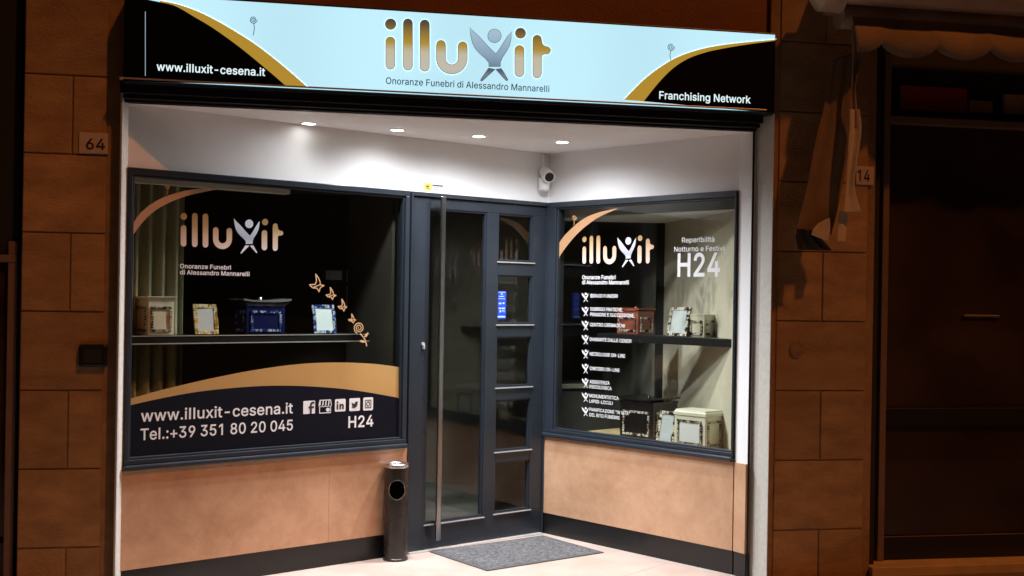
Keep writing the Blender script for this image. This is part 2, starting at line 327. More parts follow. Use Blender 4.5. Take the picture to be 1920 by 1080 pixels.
GLYPHS = """\
" 321 78 318,70 509,136 509,128 318/193 318,185 509,250 509,243 318
+ 453 198 34,198 364,255 364,255 34/61 172,61 226,391 226,391 172
, 187 38 -119,68 71,137 71,84 -119
- 453 337 244,337 188,114 188,114 244
. 187 95 -4,83 -3,73 1,63 9,55 18,51 29,50 41,51 53,55 64,63 73,73 81,83 85,95 87,107 85,118 81,128 73,135 64,140 53,141 41,140 29,135 18,128 9,118 1,107 -3
0 453 227 -7,191 -3,158 7,130 24,105 48,85 77,69 113,57 155,50 202,48 254,50 306,57 353,69 395,85 431,106 461,130 484,159 502,191 512,227 516,262 512,295 502,323 484,348 461,368 431,384 395,396 353,403 306,405 254,403 202,396 155,384 113,368 77,348 48,323 24,295 7,263 -3/227 50,250 52,271 60,290 74,306 92,320 116,330 144,338 176,342 213,344 254,342 295,338 332,330 365,320 393,306 416,290 435,271 449,250 457,227 460,203 457,182 449,163 435,147 416,134 393,123 365,115 332,111 295,109 254,111 213,115 176,123 144,134 116,147 92,163 74,182 60,203 52
1 453 276 509,276 0,212 0,212 448,86 358,86 427,198 509
2 453 64 0,64 47,234 229,252 248,268 266,282 282,294 298,303 312,311 327,316 341,319 356,320 371,319 389,315 405,308 419,298 431,287 441,273 449,258 455,241 458,224 460,205 458,188 454,172 447,159 438,148 427,139 413,132 398,128 381,127 362,66 362,68 391,75 418,86 442,102 464,121 482,143 496,168 507,196 513,225 516,254 513,281 507,306 497,328 482,346 465,361 445,372 423,379 398,381 372,380 354,377 336,371 318,363 299,351 280,336 259,317 235,294 209,267 180,153 60,153 57,389 57,389 0
3 453 218 -7,188 -5,159 1,133 10,108 22,88 38,70 57,57 79,48 104,44 132,109 132,112 115,118 100,126 87,137 76,150 66,165 59,182 54,200 51,219 50,239 51,258 55,275 61,291 69,304 80,315 93,323 108,328 125,329 145,328 163,323 180,316 196,306 211,292 223,275 234,254 241,229 246,201 248,157 248,157 299,288 448,288 452,70 452,70 509,372 509,372 461,211 278,211 289,247 290,279 286,308 276,333 262,354 244,371 222,383 198,391 173,393 145,390 116,383 90,370 66,354 45,333 27,309 12,281 2,251 -5
4 453 40 105,40 158,247 509,311 509,109 166,109 163,413 163,413 105/282 0,282 121,282 146,282 318,343 318,343 0
5 453 221 -7,192 -5,165 1,140 11,118 25,99 41,83 60,71 82,63 105,60 130,122 130,125 115,130 102,138 89,148 78,160 68,173 60,188 54,204 51,221 50,241 51,259 56,276 64,291 75,304 89,314 104,322 122,326 141,328 162,326 183,321 203,314 221,303 237,290 251,275 262,257 270,238 275,218 277,201 276,184 273,167 268,152 262,139 255,128 246,67 253,96 509,366 509,366 452,151 452,134 301,136 301,148 311,162 318,178 325,194 330,212 333,229 334,252 332,274 328,294 321,313 311,330 299,345 285,358 269,370 251,379 231,386 210,390 187,391 163,388 132,381 102,369 76,352 52,332 32,309 15,282 3,253 -4
6 453 226 -7,196 -4,168 3,142 15,119 31,100 51,84 74,73 101,66 130,64 162,65 187,71 212,80 239,93 268,112 302,137 340,252 509,322 509,151 261,145 261,151 270,157 279,165 288,174 295,184 302,196 307,208 311,221 313,235 314,265 312,291 305,316 295,337 280,355 262,370 240,380 215,387 187,389 157,387 127,379 98,368 73,352 50,333 30,310 14,284 3,257 -4/226 48,245 50,263 55,279 63,293 73,304 86,314 101,322 119,326 137,327 157,326 178,322 196,314 213,304 228,293 241,279 251,263 259,245 264,226 265,207 264,190 259,174 252,160 241,148 229,138 214,131 197,126 179,125 158,126 138,131 119,138 102,148 86,160 73,174 63,190 55,207 50
8 453 226 -7,193 -5,163 1,136 11,111 25,91 42,74 62,62 84,54 109,52 135,53 156,58 176,65 195,75 212,87 228,101 241,117 252,134 260,153 265,153 267,129 276,109 289,93 308,80 330,73 354,70 380,73 405,79 429,90 450,106 469,124 485,146 498,170 508,197 514,226 516,255 514,282 508,306 498,328 485,346 469,361 450,373 429,379 405,382 380,379 354,372 330,359 308,343 289,323 276,300 267,300 265,319 260,335 252,351 241,365 228,377 212,387 195,395 176,399 156,401 135,398 109,391 84,378 62,362 42,341 25,317 11,289 1,259 -5/226 49,248 50,267 54,285 60,300 69,313 79,323 91,331 106,335 121,337 139,335 157,330 173,322 189,312 202,298 213,283 223,265 230,247 234,226 235,206 234,187 230,169 223,154 213,140 202,130 189,122 173,117 157,115 139,117 121,121 106,129 91,139 79,152 69,167 60,185 54,205 50/226 290,244 291,260 294,274 300,287 308,298 318,307 330,314 344,318 359,319 376,318 392,314 407,308 420,299 432,288 442,275 449,260 455,244 459,226 460,208 459,192 455,177 449,164 442,153 432,145 420,138 407,134 392,133 376,134 359,138 344,145 330,154 318,165 308,178 300,193 294,209 291
9 453 226 516,256 513,285 506,310 494,333 478,352 458,368 434,380 408,387 378,389 347,387 322,382 296,373 270,359 240,340 207,315 168,200 0,130 0,301 248,307 248,302 238,295 229,287 221,278 214,268 207,257 202,245 198,232 195,218 195,188 197,161 203,137 214,116 229,98 247,83 269,72 294,66 321,64 352,66 382,73 411,85 436,101 459,120 479,143 494,168 506,196 513/226 460,207 459,190 454,174 446,160 435,148 423,138 407,131 390,127 372,125 352,127 331,131 313,138 295,148 280,160 268,174 257,190 250,207 245,226 243,245 245,263 249,279 257,293 267,305 280,314 295,322 312,326 330,327 350,326 371,322 390,314 407,305 422,293 435,279 446,263 454,245 459
: 187 95 -4,83 -3,73 1,63 9,55 18,51 29,50 41,51 53,55 64,63 73,73 81,83 85,95 87,107 85,118 81,128 73,135 64,140 53,141 41,140 29,135 18,128 9,118 1,107 -3/95 271,83 272,73 277,63 284,55 294,51 304,50 316,51 328,55 339,63 349,73 356,83 360,95 362,107 360,118 356,128 349,135 339,140 328,141 316,140 304,135 294,128 284,118 277,107 272
A 479 16 0,201 509,276 509,463 0,395 0,287 302,280 323,272 346,264 372,255 402,244 438,232 478,245 478,233 437,222 402,213 371,204 345,197 322,191 302,85 0/110 142,110 199,370 199,370 142
B 456 60 0,60 509,241 509,274 507,304 501,329 491,350 477,367 461,381 442,390 421,396 398,398 374,397 353,393 336,387 320,378 307,368 295,356 286,343 278,329 272,315 267,315 262,331 260,347 254,363 245,378 234,391 220,402 203,411 184,416 161,418 136,416 111,410 88,400 67,386 48,368 31,344 18,317 8,284 2,247 0/125 57,245 57,281 60,309 67,330 80,344 96,353 115,355 137,354 153,350 169,342 184,333 197,320 209,306 218,289 225,269 229,248 231,125 231/125 285,238 285,256 287,273 290,288 296,302 304,314 314,323 326,330 340,335 355,336 372,333 393,326 412,313 429,294 442,270 449,240 452,125 452
C 510 267 -7,225 -3,186 7,150 25,119 49,92 79,70 115,53 157,44 203,40 254,44 305,53 352,70 393,92 429,119 459,150 484,186 501,225 512,267 516,293 514,317 511,340 504,362 496,383 485,402 471,419 456,435 438,448 418,459 397,467 373,473 348,408 348,404 365,397 380,389 395,380 407,369 418,357 428,344 437,330 444,315 449,300 453,284 455,267 456,237 453,209 445,184 432,161 414,141 391,125 364,113 332,106 295,103 254,106 213,113 177,125 145,141 117,161 94,184 76,210 63,237 56,267 53,284 54,300 56,315 60,330 65,344 72,357 81,369 90,380 102,389 114,397 128,404 144,408 160,473 160,467 135,459 112,448 91,435 71,420 53,402 38,383 24,363 13,341 5,317 -2,293 -6
D 502 219 0,96 0,96 57,215 57,254 60,288 68,318 81,343 99,363 122,379 149,390 181,397 216,399 255,397 294,390 329,379 361,364 388,344 410,320 428,291 441,258 449,221 452,93 452,93 509,225 509,273 505,315 495,353 478,385 455,412 426,433 391,449 351,458 306,462 255,458 205,449 159,433 119,411 83,384 54,351 31,312 14,268 3/125 509,125 0,60 0,60 509
E 418 60 0,60 509,372 509,372 452,125 452,125 286,355 286,355 229,125 229,125 57,375 57,375 0
F 410 60 0,60 509,369 509,369 452,125 452,125 278,346 278,346 221,125 221,125 0
G 520 269 -7,225 -3,185 7,149 25,118 49,91 79,69 116,53 157,43 203,40 254,43 305,53 352,69 393,91 429,117 459,149 484,184 501,223 512,265 516,291 514,316 510,340 504,363 494,384 483,403 469,421 453,436 436,449 416,460 395,468 373,474 349,408 349,402 365,395 379,387 393,378 406,368 417,356 427,344 436,330 443,315 448,300 453,283 455,265 456,236 453,209 445,183 432,160 414,141 392,125 364,113 332,106 295,103 254,106 213,113 177,125 145,141 117,161 95,184 76,210 63,238 56,269 53,296 55,322 61,345 71,365 85,382 102,396 123,407 147,413 173,415 202,434 199,283 199,283 256,478 256,478 200,475 160,466 124,451 91,431 62,406 38,377 19,344 5,308 -4
H 517 60 0,60 509,125 509,125 289,392 289,392 509,457 509,457 0,392 0,392 232,125 232,125 0
I 186 60 0,60 509,125 509,125 0
L 393 60 0,60 509,125 509,125 57,361 57,361 0
M 628 60 0,60 509,152 509,277 187,287 159,299 123,311 84,322 49,307 49,318 83,330 121,342 158,352 187,476 509,568 509,568 0,504 0,504 291,504 327,505 369,506 413,507 457,513 457,508 441,503 425,498 409,482 363,467 322,456 291,342 0,286 0,170 291,159 321,145 361,129 408,112 457,119 457,120 416,121 372,122 328,122 291,122 0
N 523 60 0,60 509,136 509,343 183,349 174,355 163,363 151,371 137,379 122,388 107,396 90,405 73,414 55,405 54,403 72,402 90,401 108,400 126,399 142,399 157,399 195,399 509,463 509,463 0,387 0,202 290,177 331,168 346,159 363,148 381,108 452,119 454,122 384,124 328,125 291,125 0
O 533 267 -7,225 -3,186 7,150 25,119 49,92 79,70 115,53 157,44 203,40 254,44 305,53 352,70 393,92 429,119 459,150 484,186 501,225 512,267 516,309 512,348 501,384 484,415 459,442 429,464 393,480 352,490 305,493 254,490 203,480 157,464 115,442 79,415 49,384 25,348 7,309 -3/267 53,296 55,324 63,349 76,372 94,392 116,408 144,420 176,428 213,430 254,428 295,420 332,408 365,392 392,372 415,349 433,324 446,296 453,267 456,237 453,210 445,184 433,161 415,142 392,125 364,113 332,106 295,103 254,106 213,113 176,125 144,142 117,161 94,184 76,210 63,237 55
P 444 60 0,60 509,235 509,272 506,305 499,332 487,356 471,375 452,390 430,400 404,407 377,409 348,407 318,400 291,390 265,375 243,356 223,332 207,305 195,272 188,235 186,109 186,109 242,233 242,257 244,279 248,297 256,312 266,324 279,333 294,339 310,343 328,344 348,343 367,339 385,333 402,324 416,312 428,297 439,279 446,257 451,232 452,125 452,125 0
R 449 60 0,60 509,236 509,273 506,305 500,333 489,356 473,376 455,390 433,401 408,407 381,409 352,407 323,401 296,390 271,376 250,356 232,333 217,305 206,273 200,236 198,96 198,96 255,234 255,258 256,280 260,298 267,313 276,325 287,334 300,340 316,344 333,345 352,344 371,340 389,334 405,325 419,313 430,298 440,279 446,258 451,233 452,125 452,125 0/353 0,230 229,303 229,428 0
S 446 224 -9,188 -7,156 -1,128 9,102 23,81 40,64 60,51 83,42 109,38 137,104 137,108 118,114 102,123 88,136 76,150 66,166 59,185 53,204 50,224 49,246 50,267 54,286 60,303 69,317 79,329 92,338 106,344 122,346 139,344 154,340 168,332 179,322 189,310 197,296 205,280 211,263 217,245 222,184 239,145 253,112 269,86 289,67 313,56 341,52 372,54 400,62 425,75 448,92 468,113 484,138 498,165 508,195 514,227 516,259 514,289 508,316 498,340 484,360 468,377 449,390 427,398 403,401 378,337 378,332 402,320 421,302 437,280 449,254 456,225 459,204 457,185 454,167 448,152 440,139 430,129 418,121 405,117 391,115 376,117 359,122 345,131 334,142 324,155 315,169 308,184 302,198 297,212 293,264 279,279 275,295 270,312 264,328 256,344 248,359 238,372 226,384 213,395 198,402 180,407 161,408 139,406 112,399 87,386 64,370 43,349 25,323 11,294 0,261 -7
T 448 32 452,32 509,417 509,417 452,257 452,257 0,193 0,193 452
U 517 259 -8,220 -6,186 2,154 15,126 33,103 55,85 80,71 108,63 140,60 173,60 509,124 509,124 178,126 155,132 133,141 113,153 95,169 80,187 68,208 59,232 53,259 52,285 53,309 59,331 68,349 80,364 95,377 113,385 133,391 155,393 178,393 509,457 509,457 173,454 140,446 108,433 80,414 55,391 33,363 15,332 2,297 -6
V 479 204 0,16 509,84 509,192 206,199 187,207 164,215 137,225 106,236 71,248 31,235 31,247 71,257 107,267 138,276 165,283 187,290 206,395 509,463 509,278 0
Z 438 42 0,42 46,273 385,284 400,295 415,306 431,318 446,329 461,341 476,348 454,327 453,306 453,285 452,265 452,244 452,223 452,40 452,40 509,397 509,397 462,169 129,157 113,146 97,134 81,97 33,90 54,111 55,131 56,152 57,173 57,193 57,214 57,399 57,399 0
a 389 160 -9,137 -7,115 -3,94 5,76 15,60 29,48 45,38 63,32 84,30 108,32 128,36 146,43 161,53 174,64 184,78 193,92 200,108 206,125 211,143 214,161 217,178 220,234 227,247 229,257 231,265 235,271 240,274 246,276 255,276 257,275 272,272 285,267 297,260 307,251 315,240 322,227 327,212 330,196 331,178 330,163 327,149 322,137 316,127 309,118 301,110 292,104 283,100 274,41 291,51 313,64 331,79 346,95 358,114 368,133 375,153 380,173 383,194 384,208 384,223 382,239 379,255 375,271 369,286 360,300 350,312 336,322 320,330 301,335 278,337 251,337 0,277 0,277 52,272 52,267 43,260 34,252 25,242 16,229 8,215 1,199 -4,181 -7/170 45,192 47,211 51,228 59,242 68,254 80,263 93,270 108,274 122,276 138,276 190,272 187,267 184,259 182,251 180,241 178,231 176,200 171,175 168,161 166,147 163,134 159,122 153,112 147,103 139,97 130,93 118,92 105,93 93,96 82,102 72,109 64,119 57,130 52,142 48,156 46
b 424 229 -8,208 -7,189 -3,172 4,159 12,147 21,138 31,130 41,123 50,118 59,112 59,112 0,53 0,53 509,114 509,114 319,118 319,123 327,130 336,137 346,147 355,158 364,171 373,188 379,207 383,229 384,259 382,287 374,313 361,335 342,354 320,370 293,381 261,388 227,390 189,388 151,381 116,370 84,355 57,336 34,313 16,288 3,260 -6/220 47,242 49,262 55,279 66,294 80,306 97,316 117,323 139,327 163,328 189,327 215,323 239,316 261,307 281,295 298,280 311,262 322,243 328,220 330,198 328,178 322,161 312,147 299,134 282,125 263,118 241,114 216,113 189,114 162,118 138,125 115,135 95,147 78,162 65,179 55,198 49
c 395 207 -8,174 -5,144 3,117 16,93 35,72 58,56 85,44 116,37 150,34 187,37 225,44 260,56 291,72 318,93 341,117 360,144 374,174 382,207 384,226 384,243 381,260 377,276 371,291 364,305 356,318 346,330 335,340 322,349 308,356 293,362 277,303 262,300 272,295 281,290 289,284 297,278 304,270 311,261 316,252 321,242 325,231 328,220 329,207 330,184 328,163 321,145 310,130 296,118 278,108 258,102 236,98 212,96 187,98 163,102 139,108 117,118 97,130 80,145 66,163 55,184 49,207 46,220 47,232 49,243 52,253 55,262 60,271 66,279 73,285 80,292 89,297 98,301 107,304 117,363 102,357 86,350 70,341 56,331 43,319 32,306 21,292 12,277 5,261 -1,244 -5,226 -7
d 424 195 -8,165 -6,137 3,111 16,89 34,70 57,55 84,43 116,36 151,34 189,36 227,43 261,55 293,70 320,89 342,112 361,137 374,165 382,196 384,218 383,237 379,253 373,267 364,278 355,287 346,295 336,301 327,306 319,311 319,311 509,372 509,372 0,313 0,313 59,307 59,301 50,295 41,287 31,277 21,266 12,252 4,236 -3,217 -7/205 47,226 49,246 55,263 65,278 78,290 95,299 115,306 138,310 162,312 189,310 216,306 241,300 263,290 282,278 299,263 312,246 322,227 328,205 330,182 328,162 322,145 311,130 298,118 281,108 261,102 239,98 215,96 189,98 163,102 139,109 117,118 97,130 80,145 66,162 55,182 49
e 404 212 -8,177 -5,145 3,117 16,92 35,72 58,56 85,44 116,37 150,34 187,36 224,44 258,55 290,71 317,91 340,115 359,142 373,172 382,205 384,226 383,246 380,266 374,285 366,303 355,319 341,334 324,347 305,357 282,365 256,370 227,371 194,371 169,75 169,75 221,338 221,310 202,308 226,304 248,298 269,288 286,277 301,263 314,246 323,227 328,205 330,183 328,164 323,146 313,131 301,119 286,109 270,102 251,97 231,96 211,96 178,98 151,102 127,110 106,121 88,135 73,151 61,169 53,190 48,212 46,227 47,241 49,254 53,265 58,276 65,285 73,294 82,300 93,306 105,365 91,358 72,348 55,335 39,320 26,302 14,283 4,261 -3,237 -7
g 425 207 -151,180 -149,156 -146,134 -140,114 -132,97 -122,82 -110,70 -97,59 -84,51 -69,101 -41,107 -49,114 -57,122 -66,131 -74,142 -82,154 -88,169 -93,187 -96,207 -97,236 -95,261 -87,282 -75,298 -58,308 -34,311 -6,311 68,306 68,301 60,294 51,287 41,277 32,266 23,252 16,236 10,217 6,195 5,165 7,138 14,113 27,90 43,71 65,55 90,43 120,36 154,34 191,36 229,43 263,55 293,71 320,90 342,112 361,138 374,166 382,196 384,218 383,237 379,253 373,267 365,279 356,288 346,296 336,302 327,308 319,313 319,313 379,372 379,372 -9,370 -40,363 -67,350 -90,334 -109,314 -124,291 -136,265 -144,237 -149/205 59,227 61,246 66,264 75,278 87,290 103,300 121,307 142,311 166,312 193,311 219,307 242,300 264,291 283,279 299,264 312,247 322,227 328,205 330,182 328,163 322,145 312,130 298,118 282,109 262,102 241,98 218,96 193,98 167,102 144,109 123,118 104,131 88,145 76,163 66,183 61
h 410 114 227,114 0,53 0,53 509,114 509,114 287,102 287,116 319,132 344,152 362,175 374,200 382,227 384,252 383,275 377,295 369,313 356,328 340,341 321,350 298,355 271,357 240,357 0,296 0,296 235,293 263,286 286,273 304,256 318,235 326,210 329,192 328,176 324,161 317,147 308,136 297,126 283,119 266,115 248
i 166 53 0,53 379,114 379,114 0/84 443,73 444,63 448,54 455,47 463,43 472,41 483,43 494,47 504,54 512,63 518,73 522,84 524,95 522,105 518,114 512,121 504,125 494,126 483,125 472,121 463,114 455,105 448,95 444
k 380 110 137,110 212,121 212,284 379,360 379,184 199,177 199/53 0,53 509,114 509,114 0/294 0,148 186,191 229,372 0
l 186 60 0,60 509,125 509,125 0
n 409 114 227,114 0,53 0,53 379,112 379,112 287,102 287,116 319,132 344,152 362,175 374,200 382,227 384,252 383,275 377,295 369,313 356,328 340,341 321,350 298,355 271,357 240,357 0,296 0,296 235,293 263,286 286,273 304,256 318,235 326,210 329,192 328,176 324,161 317,147 308,136 297,126 283,119 266,115 248
o 415 207 -8,174 -5,144 3,117 16,93 35,72 58,56 85,44 116,37 150,34 187,37 225,44 260,56 291,72 318,93 341,117 360,144 374,174 382,207 384,241 382,271 374,299 360,323 341,343 318,359 291,371 260,379 225,381 187,379 150,371 116,359 85,343 58,323 35,299 16,271 3,241 -5/207 46,231 49,252 55,270 66,285 80,298 97,307 117,314 139,318 163,319 187,318 212,314 236,307 258,298 278,285 296,270 310,252 321,231 328,207 330,184 328,163 321,145 310,130 296,118 278,108 258,102 236,98 212,96 187,98 163,102 139,108 117,118 97,130 80,145 66,163 55,184 49
p 424 53 -143,53 379,112 379,112 319,118 319,123 327,130 336,137 346,147 355,158 364,171 373,188 379,207 383,229 384,259 382,287 374,313 361,335 342,354 320,370 293,381 261,388 227,390 189,388 151,381 116,370 84,355 57,336 34,313 16,288 3,260 -6,229 -8,208 -7,189 -3,173 4,159 12,147 21,138 31,130 41,124 50,118 59,114 59,114 -143/220 47,242 49,262 55,279 66,294 80,306 97,316 117,323 139,327 163,328 189,327 215,323 239,316 261,307 281,295 298,280 311,262 322,243 328,220 330,198 328,178 322,161 312,147 299,134 282,125 263,118 241,114 216,113 189,114 162,118 138,125 115,135 95,147 78,162 65,179 55,198 49
r 259 53 0,53 379,112 379,112 321,115 321,124 339,137 354,152 367,171 377,191 383,213 385,229 384,243 384,243 322,230 324,223 325,215 326,207 326,190 324,174 321,159 315,146 306,135 296,126 284,119 269,115 254,114 237,114 0
s 365 182 -8,157 -7,133 -3,112 3,93 12,76 24,62 38,50 54,41 73,36 94,94 107,101 87,111 72,124 60,141 52,160 47,181 45,206 47,227 53,244 62,258 74,265 88,268 103,266 115,262 126,254 136,243 144,229 150,212 155,149 170,118 180,92 192,72 208,58 227,50 249,47 274,49 295,55 314,65 332,79 347,95 360,115 370,137 378,161 383,187 384,212 383,234 379,254 372,271 363,286 352,299 339,309 324,318 308,324 290,268 277,262 291,254 304,243 316,228 325,210 331,187 333,166 331,147 326,131 317,119 305,111 292,109 277,110 264,115 253,124 243,136 235,152 229,172 223,229 209,261 200,287 187,306 171,320 153,328 131,331 107,329 85,323 65,312 47,298 31,281 18,260 6,236 -2,210 -7
t 227 204 379,204 327,6 327,6 379/65 471,126 471,126 98,127 83,130 70,136 61,144 55,156 51,170 50,185 51,202 54,213 2,207 0,200 -2,192 -3,184 -3,176 -4,168 -4,138 -1,113 7,92 21,77 41,68 64,65 93
u 410 182 -5,158 -3,135 2,115 11,97 23,82 39,69 59,60 82,54 109,53 139,53 379,114 379,114 144,116 117,124 94,137 75,154 61,175 53,200 50,218 51,234 55,249 62,263 71,274 83,283 97,290 113,295 132,296 153,296 379,357 379,357 0,298 0,298 92,307 92,294 60,277 35,257 17,234 5,209 -3
v 389 163 0,17 379,84 379,165 155,173 132,180 110,187 87,193 64,199 42,206 21,184 21,191 42,197 64,203 87,209 110,216 132,224 155,305 379,371 379,226 0
w 567 138 0,23 379,87 379,133 214,140 190,147 164,154 137,161 107,168 75,175 41,165 41,172 74,179 105,186 135,192 163,199 189,206 214,252 379,316 379,362 214,368 189,375 163,382 136,388 106,395 75,402 41,391 41,399 75,406 106,413 135,420 163,427 189,434 214,480 379,545 379,429 0,368 0,319 172,305 225,300 243,295 262,291 280,277 338,291 338,277 280,263 225,258 207,253 189,248 172,199 0
x 378 21 0,171 218,171 171,29 379,100 379,147 306,159 287,170 270,179 253,188 237,198 221,207 206,175 206,185 221,194 237,202 253,211 270,222 287,233 306,282 379,352 379,209 169,209 214,358 0,287 0,231 85,219 103,209 120,200 136,191 152,182 167,173 182,205 182,195 167,187 152,178 136,170 120,160 103,148 85,91 0
z 380 42 0,42 46,254 320,254 323,48 323,48 379,333 379,333 331,126 60,126 56,339 56,339 0
à 389 160 -9,137 -7,115 -3,94 5,76 15,60 29,48 45,38 63,32 84,30 108,32 128,36 146,43 161,53 174,64 184,78 193,92 200,108 206,125 211,143 214,161 217,178 220,234 227,247 229,257 231,265 235,271 240,274 246,276 255,276 257,275 272,272 285,267 297,260 307,251 315,240 322,227 327,212 330,196 331,178 330,163 327,149 322,137 316,127 309,118 301,110 292,104 283,100 274,41 291,51 313,64 331,79 346,95 358,114 368,133 375,153 380,173 383,194 384,208 384,223 382,239 379,255 375,271 369,286 360,300 350,312 336,322 320,330 301,335 278,337 251,337 0,277 0,277 52,272 52,267 43,260 34,252 25,242 16,229 8,215 1,199 -4,181 -7/170 45,192 47,211 51,228 59,242 68,254 80,263 93,270 108,274 122,276 138,276 190,272 187,267 184,259 182,251 180,241 178,231 176,200 171,175 168,161 166,147 163,134 159,122 153,112 147,103 139,97 130,93 118,92 105,93 93,96 82,102 72,109 64,119 57,130 52,142 48,156 46/165 429,99 529,168 529,215 429
"""
_G = {}
for _l in GLYPHS.strip('\n').split('\n'):
    _a, _c = _l[2:].split(' ', 1)
    _G[_l[0]] = (int(_a), [[tuple(map(int, q.split())) for q in lp.split(',')] for lp in _c.split('/')])
def area(lp): return .5 * sum(lp[i][0] * lp[(i + 1) % len(lp)][1] - lp[(i + 1) % len(lp)][0] * lp[i][1] for i in range(len(lp)))
def grow(lp, k):
    """push a closed outline out by k on its left-hand outside (holes, wound the other way, shrink)"""
    q_ = [p for i, p in enumerate(lp) if math.hypot(p[0] - lp[i - 1][0], p[1] - lp[i - 1][1]) > 7]; lp = q_ if len(q_) > 3 else lp
    n = len(lp); out = []
    for i in range(n):
        b = V((*lp[i], 0)); d1_ = b - V((*lp[i - 1], 0)); d2 = V((*lp[(i + 1) % n], 0)) - b
        if d1_.length < 1e-6 or d2.length < 1e-6: out.append(lp[i]); continue
        n1 = V((-d1_.y, d1_.x, 0)).normalized(); n2 = V((-d2.y, d2.x, 0)).normalized(); m_ = n1 + n2
        q = m_ * (k / max(.35, (1 + n1.dot(n2)))) if m_.length > 1e-4 else n1 * k
        out.append((b.x + q.x, b.y + q.y))
    return out
def inside(p, lp):
    c = False; n = len(lp)
    for i in range(n):
        (x0, y0), (x1, y1) = lp[i], lp[(i + 1) % n]
        if (y0 > p[1]) != (y1 > p[1]) and p[0] < (x1 - x0) * (p[1] - y0) / (y1 - y0) + x0: c = not c
    return c
def wn(p, loops):
    k = 0
    for lp in loops:
        n = len(lp)
        for i in range(n):
            (x0, y0), (x1, y1) = lp[i], lp[(i + 1) % n]
            if (y0 <= p[1]) != (y1 <= p[1]):
                if (x1 - x0) * (p[1] - y0) / (y1 - y0) + x0 > p[0]: k += 1 if y1 > y0 else -1
    return k
def fill(loops):
    vs = []; ed = []
    for lp in loops:
        b = len(vs); vs += [V(p) for p in lp]; ed += [(b + q, b + (q + 1) % len(lp)) for q in range(len(lp))]
    r = delaunay_2d_cdt(vs, ed, [], 1, 1e-4); pts = [(p.x, p.y) for p in r[0]]; fs = []
    for f in r[2]:
        c = (sum(pts[i][0] for i in f) / len(f), sum(pts[i][1] for i in f) / len(f))
        if wn(c, loops) < 0:
            a = sum(pts[f[i]][0] * pts[f[(i + 1) % len(f)]][1] - pts[f[(i + 1) % len(f)]][0] * pts[f[i]][1] for i in range(len(f)))
            fs.append(tuple(f) if a > 0 else tuple(f)[::-1])
    return pts, fs
_gc = {}
def glyph(ch, k):
    if (ch, k) in _gc: return _gc[ch, k]
    adv, loops = _G[ch]; outs = [lp for lp in loops if area(lp) < 0]; holes = [lp for lp in loops if area(lp) > 0]
    groups = []
    for o in outs: groups.append(fill([grow(o, k)] + [grow(h, k) for h in holes if inside(h[0], o)]))
    _gc[ch, k] = (adv, groups); return adv, groups
def text(film, body, u_l, u_r, zb, cap, bold=.012):
    k = bold * 520; x = 0; items = []
    for ch in body:
        if ch == ' ': x += 187; continue
        adv, groups = glyph(ch, k); items.append((x, groups)); x += adv + k * .9
    xs = [x + p[0] for x, gs in items for vs_, _ in gs for p in vs_]; x0, x1 = min(xs), max(xs)
    sx = (u_r - u_l) / (x1 - x0); sy = cap / (509 + 2 * k); keep = film.off
    for x, gs in items:
        for j, gp in enumerate(gs):
            film.off = keep + .00015 * j
            film.mesh2d([(u_l + (x + p[0] - x0) * sx, zb + (p[1] + k) * sy) for p in gp[0]], gp[1])
    film.off = keep
def pxtext(film, body, xl, yb, xr, cap_px, bold=.012, yr=None):
    """baseline left pixel, right end pixel, capital height in pixels at the left end"""
    W = film.W
    ul, zb = W.uv(xl, yb, film.off); _, zt = W.uv(xl, yb - cap_px, film.off)
    ur, zr = W.uv(xr, yr if yr else yb, film.off)
    if yr: zb = (zb + zr) / 2
    text(film, body, ul, ur, zb, zt - zb if not yr else zt - W.uv(xl, yb, film.off)[1], bold)

def line(W, off, parent, m, *a, **k):
    f = Film(W, off); pxtext(f, *a, **k); return f.build('lettering', m, parent)
# the emblem word: traced once from the light box, reused on the windows ---------------
def cap(x0, x1, y0, y1, n=8):
    r_ = (x1 - x0) / 2; cx = (x0 + x1) / 2; p = []
    for i in range(n + 1): t = math.pi * i / n; p.append((cx - r_ * math.cos(t), y0 + r_ - r_ * math.sin(t)))
    for i in range(n + 1): t = math.pi * i / n; p.append((cx + r_ * math.cos(t), y1 - r_ + r_ * math.sin(t)))
    return p
def circ(cx, cy, r_, n=20): return [(cx + r_ * math.cos(2 * math.pi * i / n), cy + r_ * math.sin(2 * math.pi * i / n)) for i in range(n)]
def ushape(x0, x1, ytl, ytr, yb, t, n=12):
    r_ = (x1 - x0) / 2; cx = (x0 + x1) / 2; cy = yb - r_; p = []; h = t / 2
    for i in range(7): a = math.pi * i / 6; p.append((x0 + h - h * math.cos(a), ytl + h - h * math.sin(a)))
    for i in range(n + 1): a = math.pi * i / n; p.append((cx - (r_ - t) * math.cos(a), cy + (r_ - t) * math.sin(a)))
    for i in range(7): a = math.pi * i / 6; p.append((x1 - h - h * math.cos(a), ytr + h - h * math.sin(a)))
    for i in range(n + 1): a = math.pi * i / n; p.append((cx + r_ * math.cos(a), cy + r_ * math.sin(a)))
    return p
LET = [circ(276, 136, 29), cap(250, 299, 209, 389), cap(349, 398, 107, 394), cap(443, 493, 113, 400), ushape(535, 706, 228, 236, 415, 49),
       circ(1007, 187, 28), cap(976, 1026, 257, 431),
       [(1078, 222), (1081, 210), (1090, 202), (1101, 199), (1112, 202), (1121, 210), (1124, 222), (1126, 240), (1133, 254), (1148, 263), (1160, 264), (1170, 270), (1176, 283), (1170, 297), (1158, 304), (1140, 304), (1130, 308), (1125, 318), (1124, 414), (1120, 427), (1111, 435), (1100, 438), (1089, 435), (1081, 427), (1078, 414)]]
